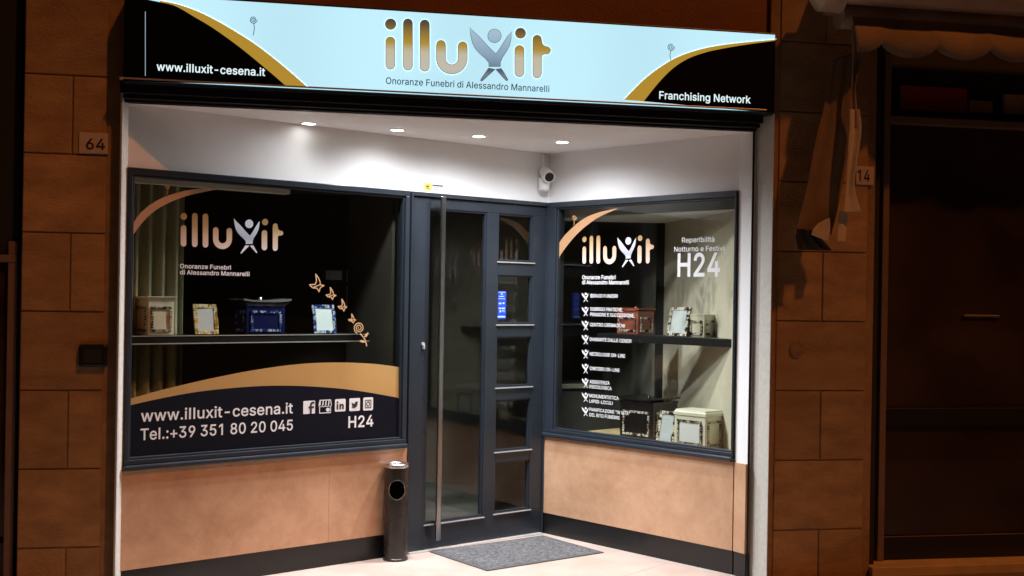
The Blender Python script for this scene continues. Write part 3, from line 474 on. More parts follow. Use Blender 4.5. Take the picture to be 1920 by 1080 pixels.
FIG = [circ(861, 202, 37),
       [(722, 155), (742, 178), (775, 208), (810, 246), (840, 278), (868, 303), (893, 272), (915, 236), (938, 202), (957, 178), (953, 220), (945, 255), (928, 288), (905, 322), (893, 350), (893, 374), (830, 374), (830, 352), (812, 330), (780, 302), (755, 275), (737, 240), (728, 200)],
       [(828, 384), (864, 390), (838, 412), (812, 436), (790, 456), (781, 452), (796, 430)],
       [(868, 390), (898, 386), (915, 412), (928, 436), (937, 450), (928, 454), (905, 430)]]
OFFS = .12     # light box face in front of the stone
def sg(p): return FW.uv(640 + p[0] / 3, p[1] / 3, OFFS + .004)
LET_N = [[sg(p) for p in lp] for lp in LET]; FIG_N = [[sg(p) for p in lp] for lp in FIG]
_u0 = min(p[0] for p in LET_N[1]); _u1 = max(p[0] for p in LET_N[7]); _z0 = min(p[1] for p in LET_N[2]); _z1 = max(p[1] for p in LET_N[2])
def norm(lps): return [[((p[0] - _u0) / (_u1 - _u0), (p[1] - _z0) / (_z1 - _z0)) for p in lp] for lp in lps]
LET_N = norm(LET_N); FIG_N = norm(FIG_N)
LGRP = ((0, 1), (2,), (3,), (4,), (5, 6), (7,))
def emblem(W, off, parent, ul, ur, zb, zt, mg, mf):
    pl = lambda lp: [(ul + p[0] * (ur - ul), zb + p[1] * (zt - zb)) for p in lp]
    for gi in LGRP:
        f = Film(W, off)
        for i in gi: f.poly(pl(LET_N[i]))
        f.build('emblem_letter', mg, parent)
    f = Film(W, off)
    for lp in FIG_N: f.poly(pl(lp))
    f.build('emblem_figure', mf, parent)
def small_figure(film, xl, xr, yt, yb):
    """the little arms-up figure that marks each line of the list"""
    ul, zt = film.W.uv(xl, yt, film.off); ur, _ = film.W.uv(xr, yt, film.off); _, zb = film.W.uv(xl, yb, film.off)
    us = [p[0] for lp in FIG_N for p in lp]; zs = [p[1] for lp in FIG_N for p in lp]
    a, b = min(us), max(us); c, d = min(zs), max(zs)
    for lp in FIG_N: film.poly([(ul + (p[0] - a) / (b - a) * (ur - ul), zb + (p[1] - c) / (d - c) * (zt - zb)) for p in lp])
def rose_px(film, cx, cy, r_, w, stem, scale=1):
    pts = []
    for i in range(34):
        a = i * .42; q = r_ * (1 - i / 40); pts.append((cx + q * math.cos(a), cy + q * math.sin(a) * 1.05))
    film.pxribbon(pts, w); film.pxribbon(stem, w)

# ------------------------------------------------------------------ GROUND
g = struct(MB().box(-60, 60, -60, 60, -.6, -.012).build('ground', M['asphalt']))
pv = struct(MB().box(-8, 9, -4.0, .06, -.3, -.004).build('pavement', M['paving']))
fl = MB(); fl.prism([(A[0], -.05), (2.62, -.05), D, C, B, A], -.3, 0)
flo = struct(fl.build('entrance_floor', M['floor']))
# tile joints as fine strips a hair above the slab
jf = MB()
def strip(p, q, w=.004, z0=-.001, z1=.0012):
    p = V((*p, 0)); q = V((*q, 0)); d = (q - p).normalized(); n = V((-d.y, d.x, 0)) * w / 2
    jf.prism([tuple((p - n)[:2]), tuple((q - n)[:2]), tuple((q + n)[:2]), tuple((p + n)[:2])], z0, z1)
q0 = hit(765, 1040, (0, 0, 0), (0, 0, 1)); q1 = hit(783, 1080, (0, 0, 0), (0, 0, 1))
strip(q0[:2], (q0 + (q1 - q0) * 3)[:2])
q2 = hit(1250, 1056, (0, 0, 0), (0, 0, 1)); q3 = hit(1170, 1080, (0, 0, 0), (0, 0, 1))
strip(q2[:2], (q2 + (q3 - q2) * 2)[:2])
struct(jf.build('floor_joints', M['grout']))

# ------------------------------------------------------------------ THE BUILDING
bld = thing('shop_building', 'stone-clad shop front with lit white recess, two lettered windows and a dark glazed door', 'shop', (.9, .3, 0))
# stone piers: courses of blocks in front of a darker backing
J0, JC = .2661, .3927
def pier(X0, X1, b0, b1, parity, mid, label):
    m = MB(); m.box(X0, X1, .007, .5, -.3, 3.6)
    k = -2
    while J0 + k * JC < 3.55:
        z0 = max(J0 + k * JC + .004, -.29); z1 = min(J0 + (k + 1) * JC - .004, 3.59)
        if z1 > z0 + .02:
            spans = [(b0, mid - .004), (mid + .004, b1)] if (k + parity) % 2 == 0 else [(b0, b1)]
            for a, b in spans: m.box(a, b, -.001 + random.uniform(-.0015, .0015), .03, z0, z1)
        k += 1
    return m
def stone_pier(*a):
    pr = pier(*a)
    k = MB(); k.v = pr.v; k.f = pr.f
    o = k.build('stone_pier', M['stone'], bld, bevel=.004, label=a[-1])
    return o
# mortar backing is its own colour: give the backing faces the joint material
def joint_faces(o):
    o.data.materials.append(M['joint'])
    for p in o.data.polygons[:6]: p.material_index = 1
joint_faces(stone_pier(-1.266, -.79, -1.262, -.873, 1, -1.035, 'narrow stone pier left of the recess'))
joint_faces(stone_pier(2.67, 3.322, 2.731, 3.272, 1, 3.004, 'stone pier right of the recess, partly under the awning'))
MB().box(-5, 8, .012, .5, 3.6, 6.5).build('upper_wall', M['render'], bld)
MB().box(-.79, 2.67, .03, .5, 2.60, 3.6).build('upper_wall', M['render'], bld)
# jambs of pale marble standing proud of the stone
m = MB(); m.prism([(-.803, -.035), (-.793, -.04), (-.770, .03), (-.79, .035), (-.803, .02)], -.02, 2.605); m.build('jamb', M['marble'], bld, bevel=.003)
m = MB(); xj = hit(1447, 560, (0, -.10, 0), (0, -1, 0)).x; m.prism([(2.597, .03), (xj - .004, -.10), (xj, -.10), (xj + .02, .02), (2.66, .06)], -.02, 2.585); m.build('jamb', M['marble'], bld, bevel=.003)
# aluminium guide rails of the shutter
m = MB(); m.prism([(-.797, -.062), (-.789, -.062), (-.786, -.042), (-.794, -.038)], -.01, 2.6); m.build('shutter_rail', M['alu'], bld)
m = MB(); m.prism([(2.577, .012), (2.589, .012), (2.596, .04), (2.579, .04)], 0, 2.5); m.build('shutter_rail', M['black'], bld)
# shutter housing above the opening
m = MB()
m.box(-.80, 2.595, -.085, .02, 2.535, 2.595); m.box(-.795, 2.59, -.055, .02, 2.512, 2.535); m.box(-.79, 2.585, -.02, .03, 2.5, 2.512)
m.build('shutter_box', M['black'], bld, bevel=.003)
m = MB(); m.box(-.80, 2.60, -.122, -.01, 2.597, 2.6065); m.build('shutter_trim', M['alu'], bld, bevel=.002)
# soffit, recess walls
m = MB(); m.prism([(A[0], -.015), (2.585, -.015), D, C, B, A], CEIL, CEIL + .1); m.build('soffit', M['soffit'], bld)
m = MB(); m.wbox(LW, 0, LW.len + .02, -.12, 0, HEAD, CEIL); m.build('recess_wall', M['white'], bld, label='white wall strip above the left window and the door')
m = MB(); m.wbox(RW, 0, RW.len, -.12, 0, HEAD, CEIL); m.build('recess_wall', M['white'], bld, label='white wall strip above the right window')
m = MB(); m.wbox(RV, 0, RV.len, -.05, .0, .62, CEIL); m.build('recess_wall', M['white'], bld, label='white reveal strip beside the right jamb')
# tiled parapets with black plinths
uD0 = LW.uv(764, 700)[0]
def parapet(W, u0, u1, joints, label):
    m = MB()
    edges = [u0] + joints + [u1]
    for a, b in zip(edges[:-1], edges[1:]): m.wbox(W, a + (.0004 if a != u0 else 0), b - (.0004 if b != u1 else 0), -.10, .012, PLINTH, SILL - .003)
    o = m.build('tiled_parapet', M['tile'], bld, bevel=.0006, label=label)
    p = MB(); p.wbox(W, u0, u1, -.10, .006, 0, PLINTH - .001); p.build('plinth', M['plinth'], o)
    return o
parapet(LW, -.01, uD0, [1.2], 'tan tiled parapet under the left window')
parapet(RW, .0, RW.len, [], 'tan tiled parapet under the right window')
parapet(RV, .012, RV.len, [], 'narrow tan tiled return beside the right jamb')

# shop windows -------------------------------------------------------------------------
def shop_window(W, u0, u1, g0, g1, zg0, zg1, label):
    """frame outline u0..u1, glass g0..g1"""
    wf = MB()
    wf.wbox(W, u0, u1, -.07, .018, zg1, HEAD - .001)                      # head
    wf.wbox(W, u0, u1, -.07, .018, SILL + .028, zg0)                      # bottom rail
    wf.wbox(W, u0, g0, -.07, .016, zg0, zg1); wf.wbox(W, g1, u1, -.07, .016, zg0, zg1)
    b = .012
    wf.wbox(W, g0, g1, -.03, .006, zg1 - b, zg1); wf.wbox(W, g0, g1, -.03, .006, zg0, zg0 + b)
    wf.wbox(W, g0, g0 + b, -.03, .005, zg0 + b, zg1 - b); wf.wbox(W, g1 - b, g1, -.03, .005, zg0 + b, zg1 - b)
    win = MB().wbox(W, g0 + .002, g1 - .002, -.020, -.012, zg0 + .002, zg1 - .002).build('shop_window', M['glass'], bld, label=label)
    wf.build('window_frame', M['anth'], win, bevel=.003)
    s = MB(); s.wbox(W, u0 - .004, u1 + .002, -.07, .034, SILL - .002, SILL + .026); s.build('sill', M['anth'], win, bevel=.008)
    return win
GL = (.026, LW.uv(755, 600)[0], .694, 2.145)
GR = (RW.uv(1042, 600)[0], RW.uv(1378, 600)[0], .691, 2.142)
wl = shop_window(LW, .002, LW.uv(764, 600)[0] - .004, *GL, 'large left shop window with gold band, web address and telephone number')
wr = shop_window(RW, .004, RW.len - .004, *GR, 'right shop window with a list of services in white letters')
OG = -.009   # films sit on the outside of the glass
gold_stops = [(0, (.72, .60, .52)), (.35, (.62, .44, .30)), (.62, (.42, .27, .12)), (1, (.30, .18, .06))]

# --- films on the left window
f = Film(LW, OG); top = [(242.5, 748), (304, 731), (389, 711), (473, 694.5), (557, 683), (628, 679.6), (698, 682), (754, 689)]
low = [(242.5, 760), (304, 746.5), (375, 734), (459, 725.5), (529, 723), (600, 725.5), (670, 732.5), (754, 747)]
def smooth_px(pts, n=6):
    out = []
    for i in range(len(pts) - 1):
        p0 = pts[max(i - 1, 0)]; p1 = pts[i]; p2 = pts[i + 1]; p3 = pts[min(i + 2, len(pts) - 1)]
        for k in range(n):
            t = k / n
            out.append(tuple(.5 * (2 * b + (c - a) * t + (2 * a - 5 * b + 4 * c - d) * t * t + (3 * b - a - 3 * c + d) * t ** 3) for a, b, c, d in zip(p0, p1, p2, p3)))
    return out + [pts[-1]]
top = smooth_px(top); low = smooth_px(low)
def clampu(pts, W, g, off=OG):
    return [(min(max(u, g[0] + .014), g[1] - .014), max(min(z, g[3] - .014), g[2] + .014)) for u, z in (W.uv(x, y, off) for x, y in pts)]
f.poly(clampu(top + low[::-1], LW, GL)); f.build('gold_band', M['gold_film'], wl)
f = Film(LW, OG); f.poly(clampu(low, LW, GL) + [(GL[1] - .014, GL[2] + .014), (GL[0] + .014, GL[2] + .014)]); f.build('navy_panel', M['navy'], wl)
f = Film(LW, OG)
up = smooth_px([(246, 425), (265, 398), (300, 373), (345, 358), (380, 353.5), (412, 353)]); dn = smooth_px([(246, 446), (270, 414), (300, 389), (345, 369), (385, 359.5), (412, 354)])
f.poly(clampu(up + dn[::-1], LW, GL)); f.build('gold_crescent', M['copper_film'], wl)
LL = (LW, OG + .001, wl, M['vinyl'])
line(*LL, 'www.illuxit-cesena.it', 264, 790, 549, 22, .022, 776)
line(*LL, 'Tel.:+39 351 80 20 045', 263, 825, 549, 22, .022, 807.5)
line(*LL, 'H24', 653, 802.5, 700, 22, .03, 799.5)
line(*LL, 'Onoranze Funebri', 337.5, 503, 433, 8.6, .03)
line(*LL, 'di Alessandro Mannarelli', 337.5, 514.5, 468, 8.6, .03)
# five square icons
def rrect(x0, x1, y0, y1, W, off, r_=.25):
    ul, zt = W.uv(x0, y0, off); ur, zb = W.uv(x1, y1, off)
    return ul, ur, zb, zt
def icon_sq(film, ul, ur, zb, zt, rr=.12):
    w_ = ur - ul; q = w_ * rr; p = []
    for cx, cy, a0 in ((ur - q, zt - q, 0), (ul + q, zt - q, 90), (ul + q, zb + q, 180), (ur - q, zb + q, 270)):
        for k in range(5): t = R(a0 + 22.5 * k); p.append((cx + q * math.cos(t), cy + q * math.sin(t)))
    film.poly(p)
f = Film(LW, OG + .001); d = Film(LW, OG + .002); s2 = Film(LW, OG + .001)
def ic(x0, x1, y0, y1): ul, zt = LW.uv(x0, y0, OG); ur, _ = LW.uv(x1, y0, OG); _, zb = LW.uv(x0, y1, OG); return ul, ur, zb, zt
def sub(b, pts): return [(b[0] + x * (b[1] - b[0]), b[2] + y * (b[3] - b[2])) for x, y in pts]
b1 = ic(568.7, 590.7, 752, 776.5); icon_sq(f, *b1, .06)
d.poly(sub(b1, [(.56, 0), (.72, 0), (.72, .42), (.90, .42), (.93, .57), (.72, .57), (.72, .70), (.76, .77), (.94, .77), (.94, .92), (.74, .92), (.62, .86), (.56, .74), (.56, .57), (.44, .57), (.44, .42), (.56, .42)]))
d.build('icon_symbol', M['print_black'], wl); f.build('icon_tile', M['vinyl'], wl); f = Film(LW, OG + .001); d = Film(LW, OG + .002)
b2 = ic(597.7, 621.6, 750, 775.5)
for a in range(4):
    x = .06 + a * .225
    s2.poly(sub(b2, [(x + .03, .95), (x + .10, .95), (x + .08, .60), (x - .02, .60)]))
s2.ribbon(sub(b2, [(.08, .97), (.92, .97)]), .005); s2.ribbon(sub(b2, [(.92, .97), (.99, .60)]), .005); s2.ribbon(sub(b2, [(.08, .97), (.01, .60)]), .005)
for a in range(4):
    c0 = .125 + a * .25
    s2.ribbon(sub(b2, [(c0 + .125 * math.cos(math.pi * (1 + k / 6)), .60 + .12 * math.sin(math.pi * (1 + k / 6))) for k in range(7)]), .004)
s2.ribbon(sub(b2, [(.07, .48), (.07, .03), (.93, .03), (.93, .48)]), .005)
s2.poly(sub(b2, [(.72 + .15 * math.cos(k * .4488), .25 + .15 * math.sin(k * .4488)) for k in range(14)]))
b3 = ic(628, 648, 748.5, 772); icon_sq(f, *b3, .1)
d.poly(sub(b3, [(.16, .18), (.31, .18), (.31, .60), (.16, .60)])); d.poly(sub(b3, [(.235 + .09 * math.cos(k * .6283), .74 + .09 * math.sin(k * .6283)) for k in range(10)]))
d.poly(sub(b3, [(.42, .18), (.56, .18), (.56, .44), (.62, .49), (.68, .44), (.68, .18), (.83, .18), (.83, .48), (.76, .58), (.66, .62), (.56, .56), (.56, .61), (.42, .61)]))
d.build('icon_symbol', M['print_black'], wl); f.build('icon_tile', M['vinyl'], wl); f = Film(LW, OG + .001); d = Film(LW, OG + .002)
b4 = ic(655, 675, 747, 771); icon_sq(f, *b4, .1)
d.poly(sub(b4, [(.18, .30), (.34, .32), (.24, .40), (.30, .42), (.20, .52), (.26, .53), (.20, .70), (.34, .60), (.50, .56), (.54, .70), (.66, .74), (.76, .70), (.86, .74), (.80, .66), (.76, .62), (.76, .46), (.66, .32), (.50, .24), (.32, .24)]))
d.build('icon_symbol', M['print_black'], wl); f.build('icon_tile', M['vinyl'], wl); f = Film(LW, OG + .001); d = Film(LW, OG + .002)
b5 = ic(681, 699.5, 745.5, 770); icon_sq(f, *b5, .12)
d.ribbon(sub(b5, [(.22, .22), (.78, .22), (.78, .78), (.22, .78)]), .0045, True)
d.ribbon(sub(b5, [(.5 + .16 * math.cos(k * .5236), .5 + .16 * math.sin(k * .5236)) for k in range(12)]), .0045, True)
f.build('icon_tile', M['vinyl'], wl); d.build('icon_symbol', M['print_black'], wl); s2.build('shop_icon', M['vinyl'], wl)
# emblem
zc = LW.uv(338.5, 462, OG)[1]; zt = LW.uv(362, 399, OG)[1]
ul = LW.uv(338.5, 450, OG)[0]; ur = LW.uv(531, 450, OG)[0]
hz = zt - zc
mg_ = (ramp_z('window_gold', zc, zt, gold_stops, .35))
mf_ = (ramp_z('window_silver', zc - .2 * hz, zt, [(0, (.74, .74, .78)), (.28, (.66, .66, .72)), (.45, (.45, .46, .55)), (.75, (.66, .68, .76)), (1, (.74, .76, .80))], .35))
emblem(LW, OG, wl, ul, ur, zc, zt, mg_, mf_)
# birds and roses
f = Film(LW, OG)
BIRD = [(795, 165), (822, 205), (836, 240), (836, 264), (872, 272), (838, 290), (826, 330), (808, 297), (765, 292), (738, 265), (790, 262), (803, 230)]
def bird(x0, x1, y0, y1, w):
    pts = [(x0 + (x - 738) / 134 * (x1 - x0), y0 + (y - 165) / 165 * (y1 - y0)) for x, y in BIRD]
    f = Film(LW, OG); f.pxribbon(pts, w, True)
    f.pxribbon([pts[3], pts[8]], w * .8); f.build('bird_drawing', M['pale_gold'], wl)
for q in ((738, 872, 165, 330), (890, 982, 290, 402), (1000, 1083, 397, 508), (1095, 1166, 533, 618)):
    bird(430 + q[0] * .2037, 430 + q[1] * .2037, 480 + q[2] * .2037, 480 + q[3] * .2037, .0062)
k_ = .2037
def zz(x, y): return (430 + x * k_, 480 + y * k_)
cx, cy = zz(1195, 662)
sp = []
for i in range(30):
    a = i * .5 + 2; q = 10 * (1 - i / 34); sp.append((cx + q * math.cos(a), cy + q * math.sin(a) * 1.1))
f.pxribbon(sp, .0065)
f.pxribbon([zz(1205, 715), zz(1232, 745), zz(1252, 775), zz(1265, 828)], .007)
f.pxpoly([zz(1240, 745), zz(1252, 720), zz(1280, 700), zz(1275, 728), zz(1258, 748)])
f.pxpoly([zz(1255, 795), zz(1225, 798), zz(1195, 785), zz(1210, 772), zz(1240, 776)])
f.build('rose_drawing', M['pale_gold'], wl); f = Film(LW, OG)
rose_px(f, 314, 349, 4.5, .003, [(315, 354), (314, 364)])
f.build('rose_drawing', M['pale_gold'], wl)

# --- films on the right window
f = Film(RW, OG)
up = smooth_px([(1041, 466), (1060, 440), (1090, 413), (1120, 399), (1158, 390.5)]); dn = smooth_px([(1041, 497), (1055, 472), (1080, 441), (1105, 419), (1130, 403.5), (1158, 391.5)])
f.poly(clampu(up + dn[::-1], RW, GR)); f.build('gold_crescent', M['copper_film'], wr)
f = Film(RW, OG); rose_px(f, 1077, 408, 4.5, .004, [(1077, 413), (1076, 422)]); f.build('rose_drawing', M['pale_gold'], wr)
zc = RW.uv(1092, 494.6, OG)[1]; zt = RW.uv(1108, 442, OG)[1]; ul = RW.uv(1092, 480, OG)[0]; ur = RW.uv(1226, 480, OG)[0]; hz = zt - zc
mg_ = (ramp_z('window_gold_pale', zc, zt, [(0, (.80, .62, .52)), (.4, (.70, .48, .36)), (.75, (.50, .33, .16)), (1, (.36, .22, .08))], .35))
mf_ = (ramp_z('window_silver_pale', zc - .2 * hz, zt, [(0, (.74, .74, .78)), (.28, (.66, .66, .72)), (.42, (.45, .44, .54)), (.75, (.62, .62, .74)), (1, (.74, .76, .80))], .35))
emblem(RW, OG, wr, ul, ur, zc, zt, mg_, mf_)
RL = (RW, OG, wr, M['vinyl'])
line(*RL, 'Onoranze Funebri', 1091.5, 523.7, 1154, 7.6, .03)
line(*RL, 'di Alessandro Mannarelli', 1091.5, 533, 1179, 7.6, .03)
for body, x, yb, xr in (('SERVIZI FUNEBRI', 1106.5, 557.6, 1158), ('DISBRIGO PRATICHE,', 1106.5, 582.5, 1167.5), ('PENSIONE E SUCCESSIONE', 1106.5, 592.5, 1188),
        ('CENTRO CREMAZIONI', 1106, 611.6, 1171.7), ('DIAMANTE DALLE CENERI', 1105.5, 639, 1183.7), ('NECROLOGIE ON-LINE', 1105.5, 666.5, 1172), ('CIMITERO ON-LINE', 1105.5, 693.5, 1161.5),
        ('ASSISTENZA', 1105.5, 718.5, 1143), ('PSICOLOGICA', 1105.5, 728, 1147), ('MONUMENTISTICA', 1105, 744.8, 1160), ('LAPIDI-LOCULI', 1105, 754.8, 1148.5),
        ('PIANIFICAZIONE "IN VITA"', 1105, 770.5, 1181), ('DEL RITO FUNEBRE', 1105, 780.5, 1162)):
    line(*RL, body, x, yb, xr, 6.4, .02)
for yt, yb in ((548.7, 566), (575, 593), (601, 619.5), (627.5, 645.5), (655, 672.5), (681.5, 700), (708.5, 726.5), (735.5, 753), (762.5, 780)):
    f = Film(RW, OG); small_figure(f, 1091, 1103.3, yt, yb); f.build('list_mark', M['vinyl'], wr)
line(*RL, 'Reperibilità', 1278.7, 455, 1339.5, 9.5, .012)
line(*RL, 'Notturno e Festivi', 1264, 472, 1358, 9.5, .012)
line(*RL, 'H24', 1270, 519, 1350, 44, .03)

# --- entrance door ----------------------------------------------------------------------
u_ = lambda x, y=700: LW.uv(x, y)[0]
dz = lambda x, y: LW.uv(x, y)[1]
d0, d1 = u_(764), LW.len
door_mb = MB()
st0, st1 = u_(768), u_(799)         # wide left stile with the lock
pl0, pl1 = u_(801), u_(909); mr1 = u_(931); ps1 = u_(996); rs1 = u_(1019)
zb_, zt_ = .165, 2.085
T0, T1 = -.05, .0
door_mb.wbox(LW, st0, u_(801), T0, T1 + .004, .012, 2.15)
door_mb.wbox(LW, u_(801), rs1, T0, T1, .012, zb_)                    # kick rail
door_mb.wbox(LW, u_(801), rs1, T0, T1, zt_, 2.15)                    # top rail
door_mb.wbox(LW, pl1, mr1, T0, T1, zb_, zt_)
door_mb.wbox(LW, ps1, rs1, T0, T1, zb_, zt_)
panes = [(395, 490), (517, 607), (632, 724), (749, 843), (864, 957)]
zz_ = [(dz(965, b), dz(965, a)) for a, b in panes]
zz_[0] = (zz_[0][0], min(zz_[0][1], zt_))
ends = []
for i in range(4): door_mb.wbox(LW, mr1, ps1, T0, T1 - .001, zz_[i + 1][1], zz_[i][0])
door_mb.wbox(LW, mr1, ps1, T0, T1 - .001, zz_[0][1], zt_) if zt_ - zz_[0][1] > .004 else None
door_mb.wbox(LW, mr1, ps1, T0, T1 - .001, zb_, zz_[4][0]) if zz_[4][0] - zb_ > .004 else None
door = door_mb.build('entrance_door', M['anth'], bld, bevel=.003, label='anthracite entrance door with one tall pane and five small panes')
fm = MB()
fm.wbox(LW, d0, st0 - .003, -.07, .02, .0, HEAD - .002)
fm.wbox(LW, st0 - .003, d1 - .002, -.07, .02, 2.153, HEAD - .002)
fm.wbox(LW, rs1 + .003, d1 - .02, -.07, .014, 0, 2.152)
fm.build('door_frame', M['anth'], door, bevel=.003)
th = MB(); th.wbox(LW, st0, d1 - .03, -.07, .035, -.01, .008); th.build('threshold', M['alu'], door, bevel=.002)
gb = MB()   # glazing beads round every pane
for a, b, z0, z1 in [(pl0, pl1, zb_, zt_)] + [(mr1, ps1, q[0], q[1]) for q in zz_]:
    q = .010
    gb.wbox(LW, a, b, -.03, -.008, z0, z0 + q); gb.wbox(LW, a, b, -.03, -.008, z1 - q, z1)
    gb.wbox(LW, a, a + q, -.03, -.009, z0 + q, z1 - q); gb.wbox(LW, b - q, b, -.03, -.009, z0 + q, z1 - q)
db = MB()
for a, b, z0, z1 in [(pl0, pl1, zb_, zt_)] + [(mr1, ps1, q[0], q[1]) for q in zz_]:
    db = MB(); db.wbox(LW, a - .012, b + .012, .0012, .009, z0 - .012, z0 - .005); db.build('highlight_strip', M['alu'], door, bevel=.001)  # pale strips added to paint the highlight along the pane bottoms
gb.build('glazing_bead', M['anth'], door, bevel=.002)
for a, b, z0, z1 in [(pl0, pl1, zb_, zt_)] + [(mr1, ps1, q[0], q[1]) for q in zz_]:
    MB().wbox(LW, a + .003, b - .003, -.03, -.022, z0 + .003, z1 - .003).build('pane', M['glass'], door)
# long pull handle, on two stand-offs
hu = LW.uv(826, 700, .058)[0]; h0 = LW.uv(822, 1013, .058)[1]; h1 = LW.uv(827, 368, .058)[1]
hm = MB(); hm.wbox(LW, hu - .017, hu + .017, .050, .066, h0, h1)
for z in (h0 + .10, h1 - .10): hm.tube([LW.P(hu, z, -.004), LW.P(hu, z, .052)], .010)
hm.build('pull_handle', M['steel'], door, bevel=.004)
lk = MB(); uL, zL = u_(792, 645), dz(792, 645)
lk.tube([LW.P(uL, zL, .002), LW.P(uL, zL, .012)], .011, 20); lk.wbox(LW, uL - .004, uL + .006, .004, .022, zL - .03, zL - .004); lk.build('lock', M['alu'], door, bevel=.001)
lk = MB(); uL, zL = u_(792, 677), dz(792, 677); lk.tube([LW.P(uL, zL, .002), LW.P(uL, zL, .0065)], .005, 12)
lk.build('keyhole', M['blackmat'], door); lk = MB()
uL, zL = u_(792, 745), dz(792, 745); lk.tube([LW.P(uL, zL, .002), LW.P(uL, zL, .0065)], .005, 12); lk.build('keyhole', M['blackmat'], door)

# --- inside of the shop ------------------------------------------------------------------
iz = 2.085
pe0 = hit(1243, 600, (2.62, 0, 0), (1, 0, 0)).y
cx1 = hit(703, 560, (0, 2.1, 0), (0, -1, 0)).x
m = MB(); m.prism([(-.86, .12), LW.P(.02, 0, -.13)[:2], LW.P(LW.len - .05, 0, -.13)[:2], RW.P(.1, 0, -.13)[:2], RW.P(RW.len, 0, -.13)[:2], (2.62, .06), (2.62, 3.6), (-.86, 3.6)], -.25, -.003)
m.build('interior_floor', M['floor_in'], bld)
m = MB(); m.prism([(-.86, .12), LW.P(.02, 0, -.13)[:2], LW.P(LW.len - .05, 0, -.13)[:2], RW.P(.1, 0, -.13)[:2], RW.P(RW.len, 0, -.13)[:2], (2.62, .06), (2.62, 3.6), (-.86, 3.6)], 2.245, 2.30)
m.build('interior_ceiling', M['dark_in'], bld)
m = MB(); m.prism([tuple(RW.P(.02, 0, -.13)[:2]), tuple(RW.P(RW.len, 0, -.13)[:2]), (2.62, .06), (2.62, pe0), (1.9, pe0 + .05)], iz, 2.244)
m.build('dropped_ceiling', M['ceil_in'], bld)
m = MB(); m.wbox(LW, .02, 1.0, -.20, -.13, 2.118, 2.244); m.build('cornice', M['ceil_in'], bld)
m = MB(); m.box(-.98, -.86, .06, 3.7, -.2, 2.5); m.build('interior_wall', M['dark_in'], bld, label='dark side wall inside the left window')
m = MB(); m.box(cx1 - .12, cx1, 2.25, 3.6, -.2, 2.244); m.box(cx1, 2.62, 3.6, 3.72, -.2, 2.244); m.build('interior_wall', M['grey_in'], bld, label='grey wall at the back of the room behind the door')
m = MB(); m.box(-.86, cx1, 2.1, 2.25, -.2, 2.244)
m.build('interior_wall', M['black_in'], bld, label='almost black back wall of the shop')
pe = hit(1243, 600, (2.62, 0, 0), (1, 0, 0)).y
m = MB(); m.box(2.62, 2.72, .07, pe, -.2, 2.244); m.build('interior_wall', M['beige_in'], bld, label='pale wall of the right display corner')
m = MB(); m.box(2.62, 2.72, pe, 3.7, -.2, 2.244); m.build('interior_wall', M['grey_in'], bld, label='grey wall deep in the shop')
m = MB(); m.box(2.575, 2.619, pe - .015, pe + .03, 0, iz); m.build('corner_post', M['blackmat'], bld)
# grey return panel at the right end of the left window
m = MB(); a = LW.P(u_(757, 560) - .03, 0, -.09); m.prism([tuple(a[:2]), tuple((a + LW.e * .02)[:2]), tuple((a + LW.e * .02 - LW.n * .5)[:2]), tuple((a - LW.n * .5)[:2])], 0, 2.244)
m.build('partition', M['dark_in'], bld)
# low display board inside the right window
zb2 = GR[2] - .03
m = MB(); m.prism([tuple(RW.P(.10, 0, -.08)[:2]), tuple(RW.P(RW.len - .02, 0, -.08)[:2]), (2.615, .12), (2.615, 1.18), tuple(RW.P(.10, 0, -.62)[:2])][::1], zb2 - .03, zb2)
m.build('display_board', M['wood_in'], bld)
# low dark showcase base behind the left window (below the printed band)
m = MB(); m.wbox(LW, .05, 1.62, -.5, -.08, .5, .66); m.build('display_board', M['blackmat'], bld)

# grey panes on the back wall, added as a reflection in the left window
refl = thing('reflected_panes', 'dim grey panes standing in for a reflection, on the back wall behind the bird drawing', 'reflection', (hit(660, 620, (0, 2.05, 0), (0, -1, 0))))
KW = Wall((0, 2.07), (1, 2.07))
def kpx(x0, x1, y0, y1): a = KW.uv(x0, y0); b = KW.uv(x1, y1); return a[0], b[0], b[1], a[1]
q = kpx(603, 701, 500, 640); m = MB(); m.wbox(KW, q[0], q[1], -.028, 0, q[2], q[3]); m.build('reflection_back', M['black_in'], refl, bevel=.004)
for x0, x1, y0, y1 in ((611, 641, 507, 525), (650, 701, 507, 529), (650, 701, 535, 581)):
    q = kpx(x0, x1, y0, y1); MB().wbox(KW, q[0], q[1], .001, .008, q[2], q[3]).build('reflection_pane', M['pane_in'], refl)

ct = hit(1150, 720, (0, 3.1, 0), (0, -1, 0)); ct2 = hit(1200, 720, (0, 3.1, 0), (0, -1, 0))
desk = thing('reception_counter', 'dark reception counter with pale top deep in the shop, seen through the right window', 'counter', (ct.x - .2, 3.2, 0))
m = MB(); m.box(ct.x - .55, ct2.x, 3.08, 3.55, ct.z - .035, ct.z); m.build('counter_top', M['beige_in'], desk, bevel=.003)
m = MB(); m.box(ct.x - .5, ct2.x - .03, 3.12, 3.53, 0, ct.z - .036); m.build('counter_front', M['dark_in'], desk, bevel=.003)

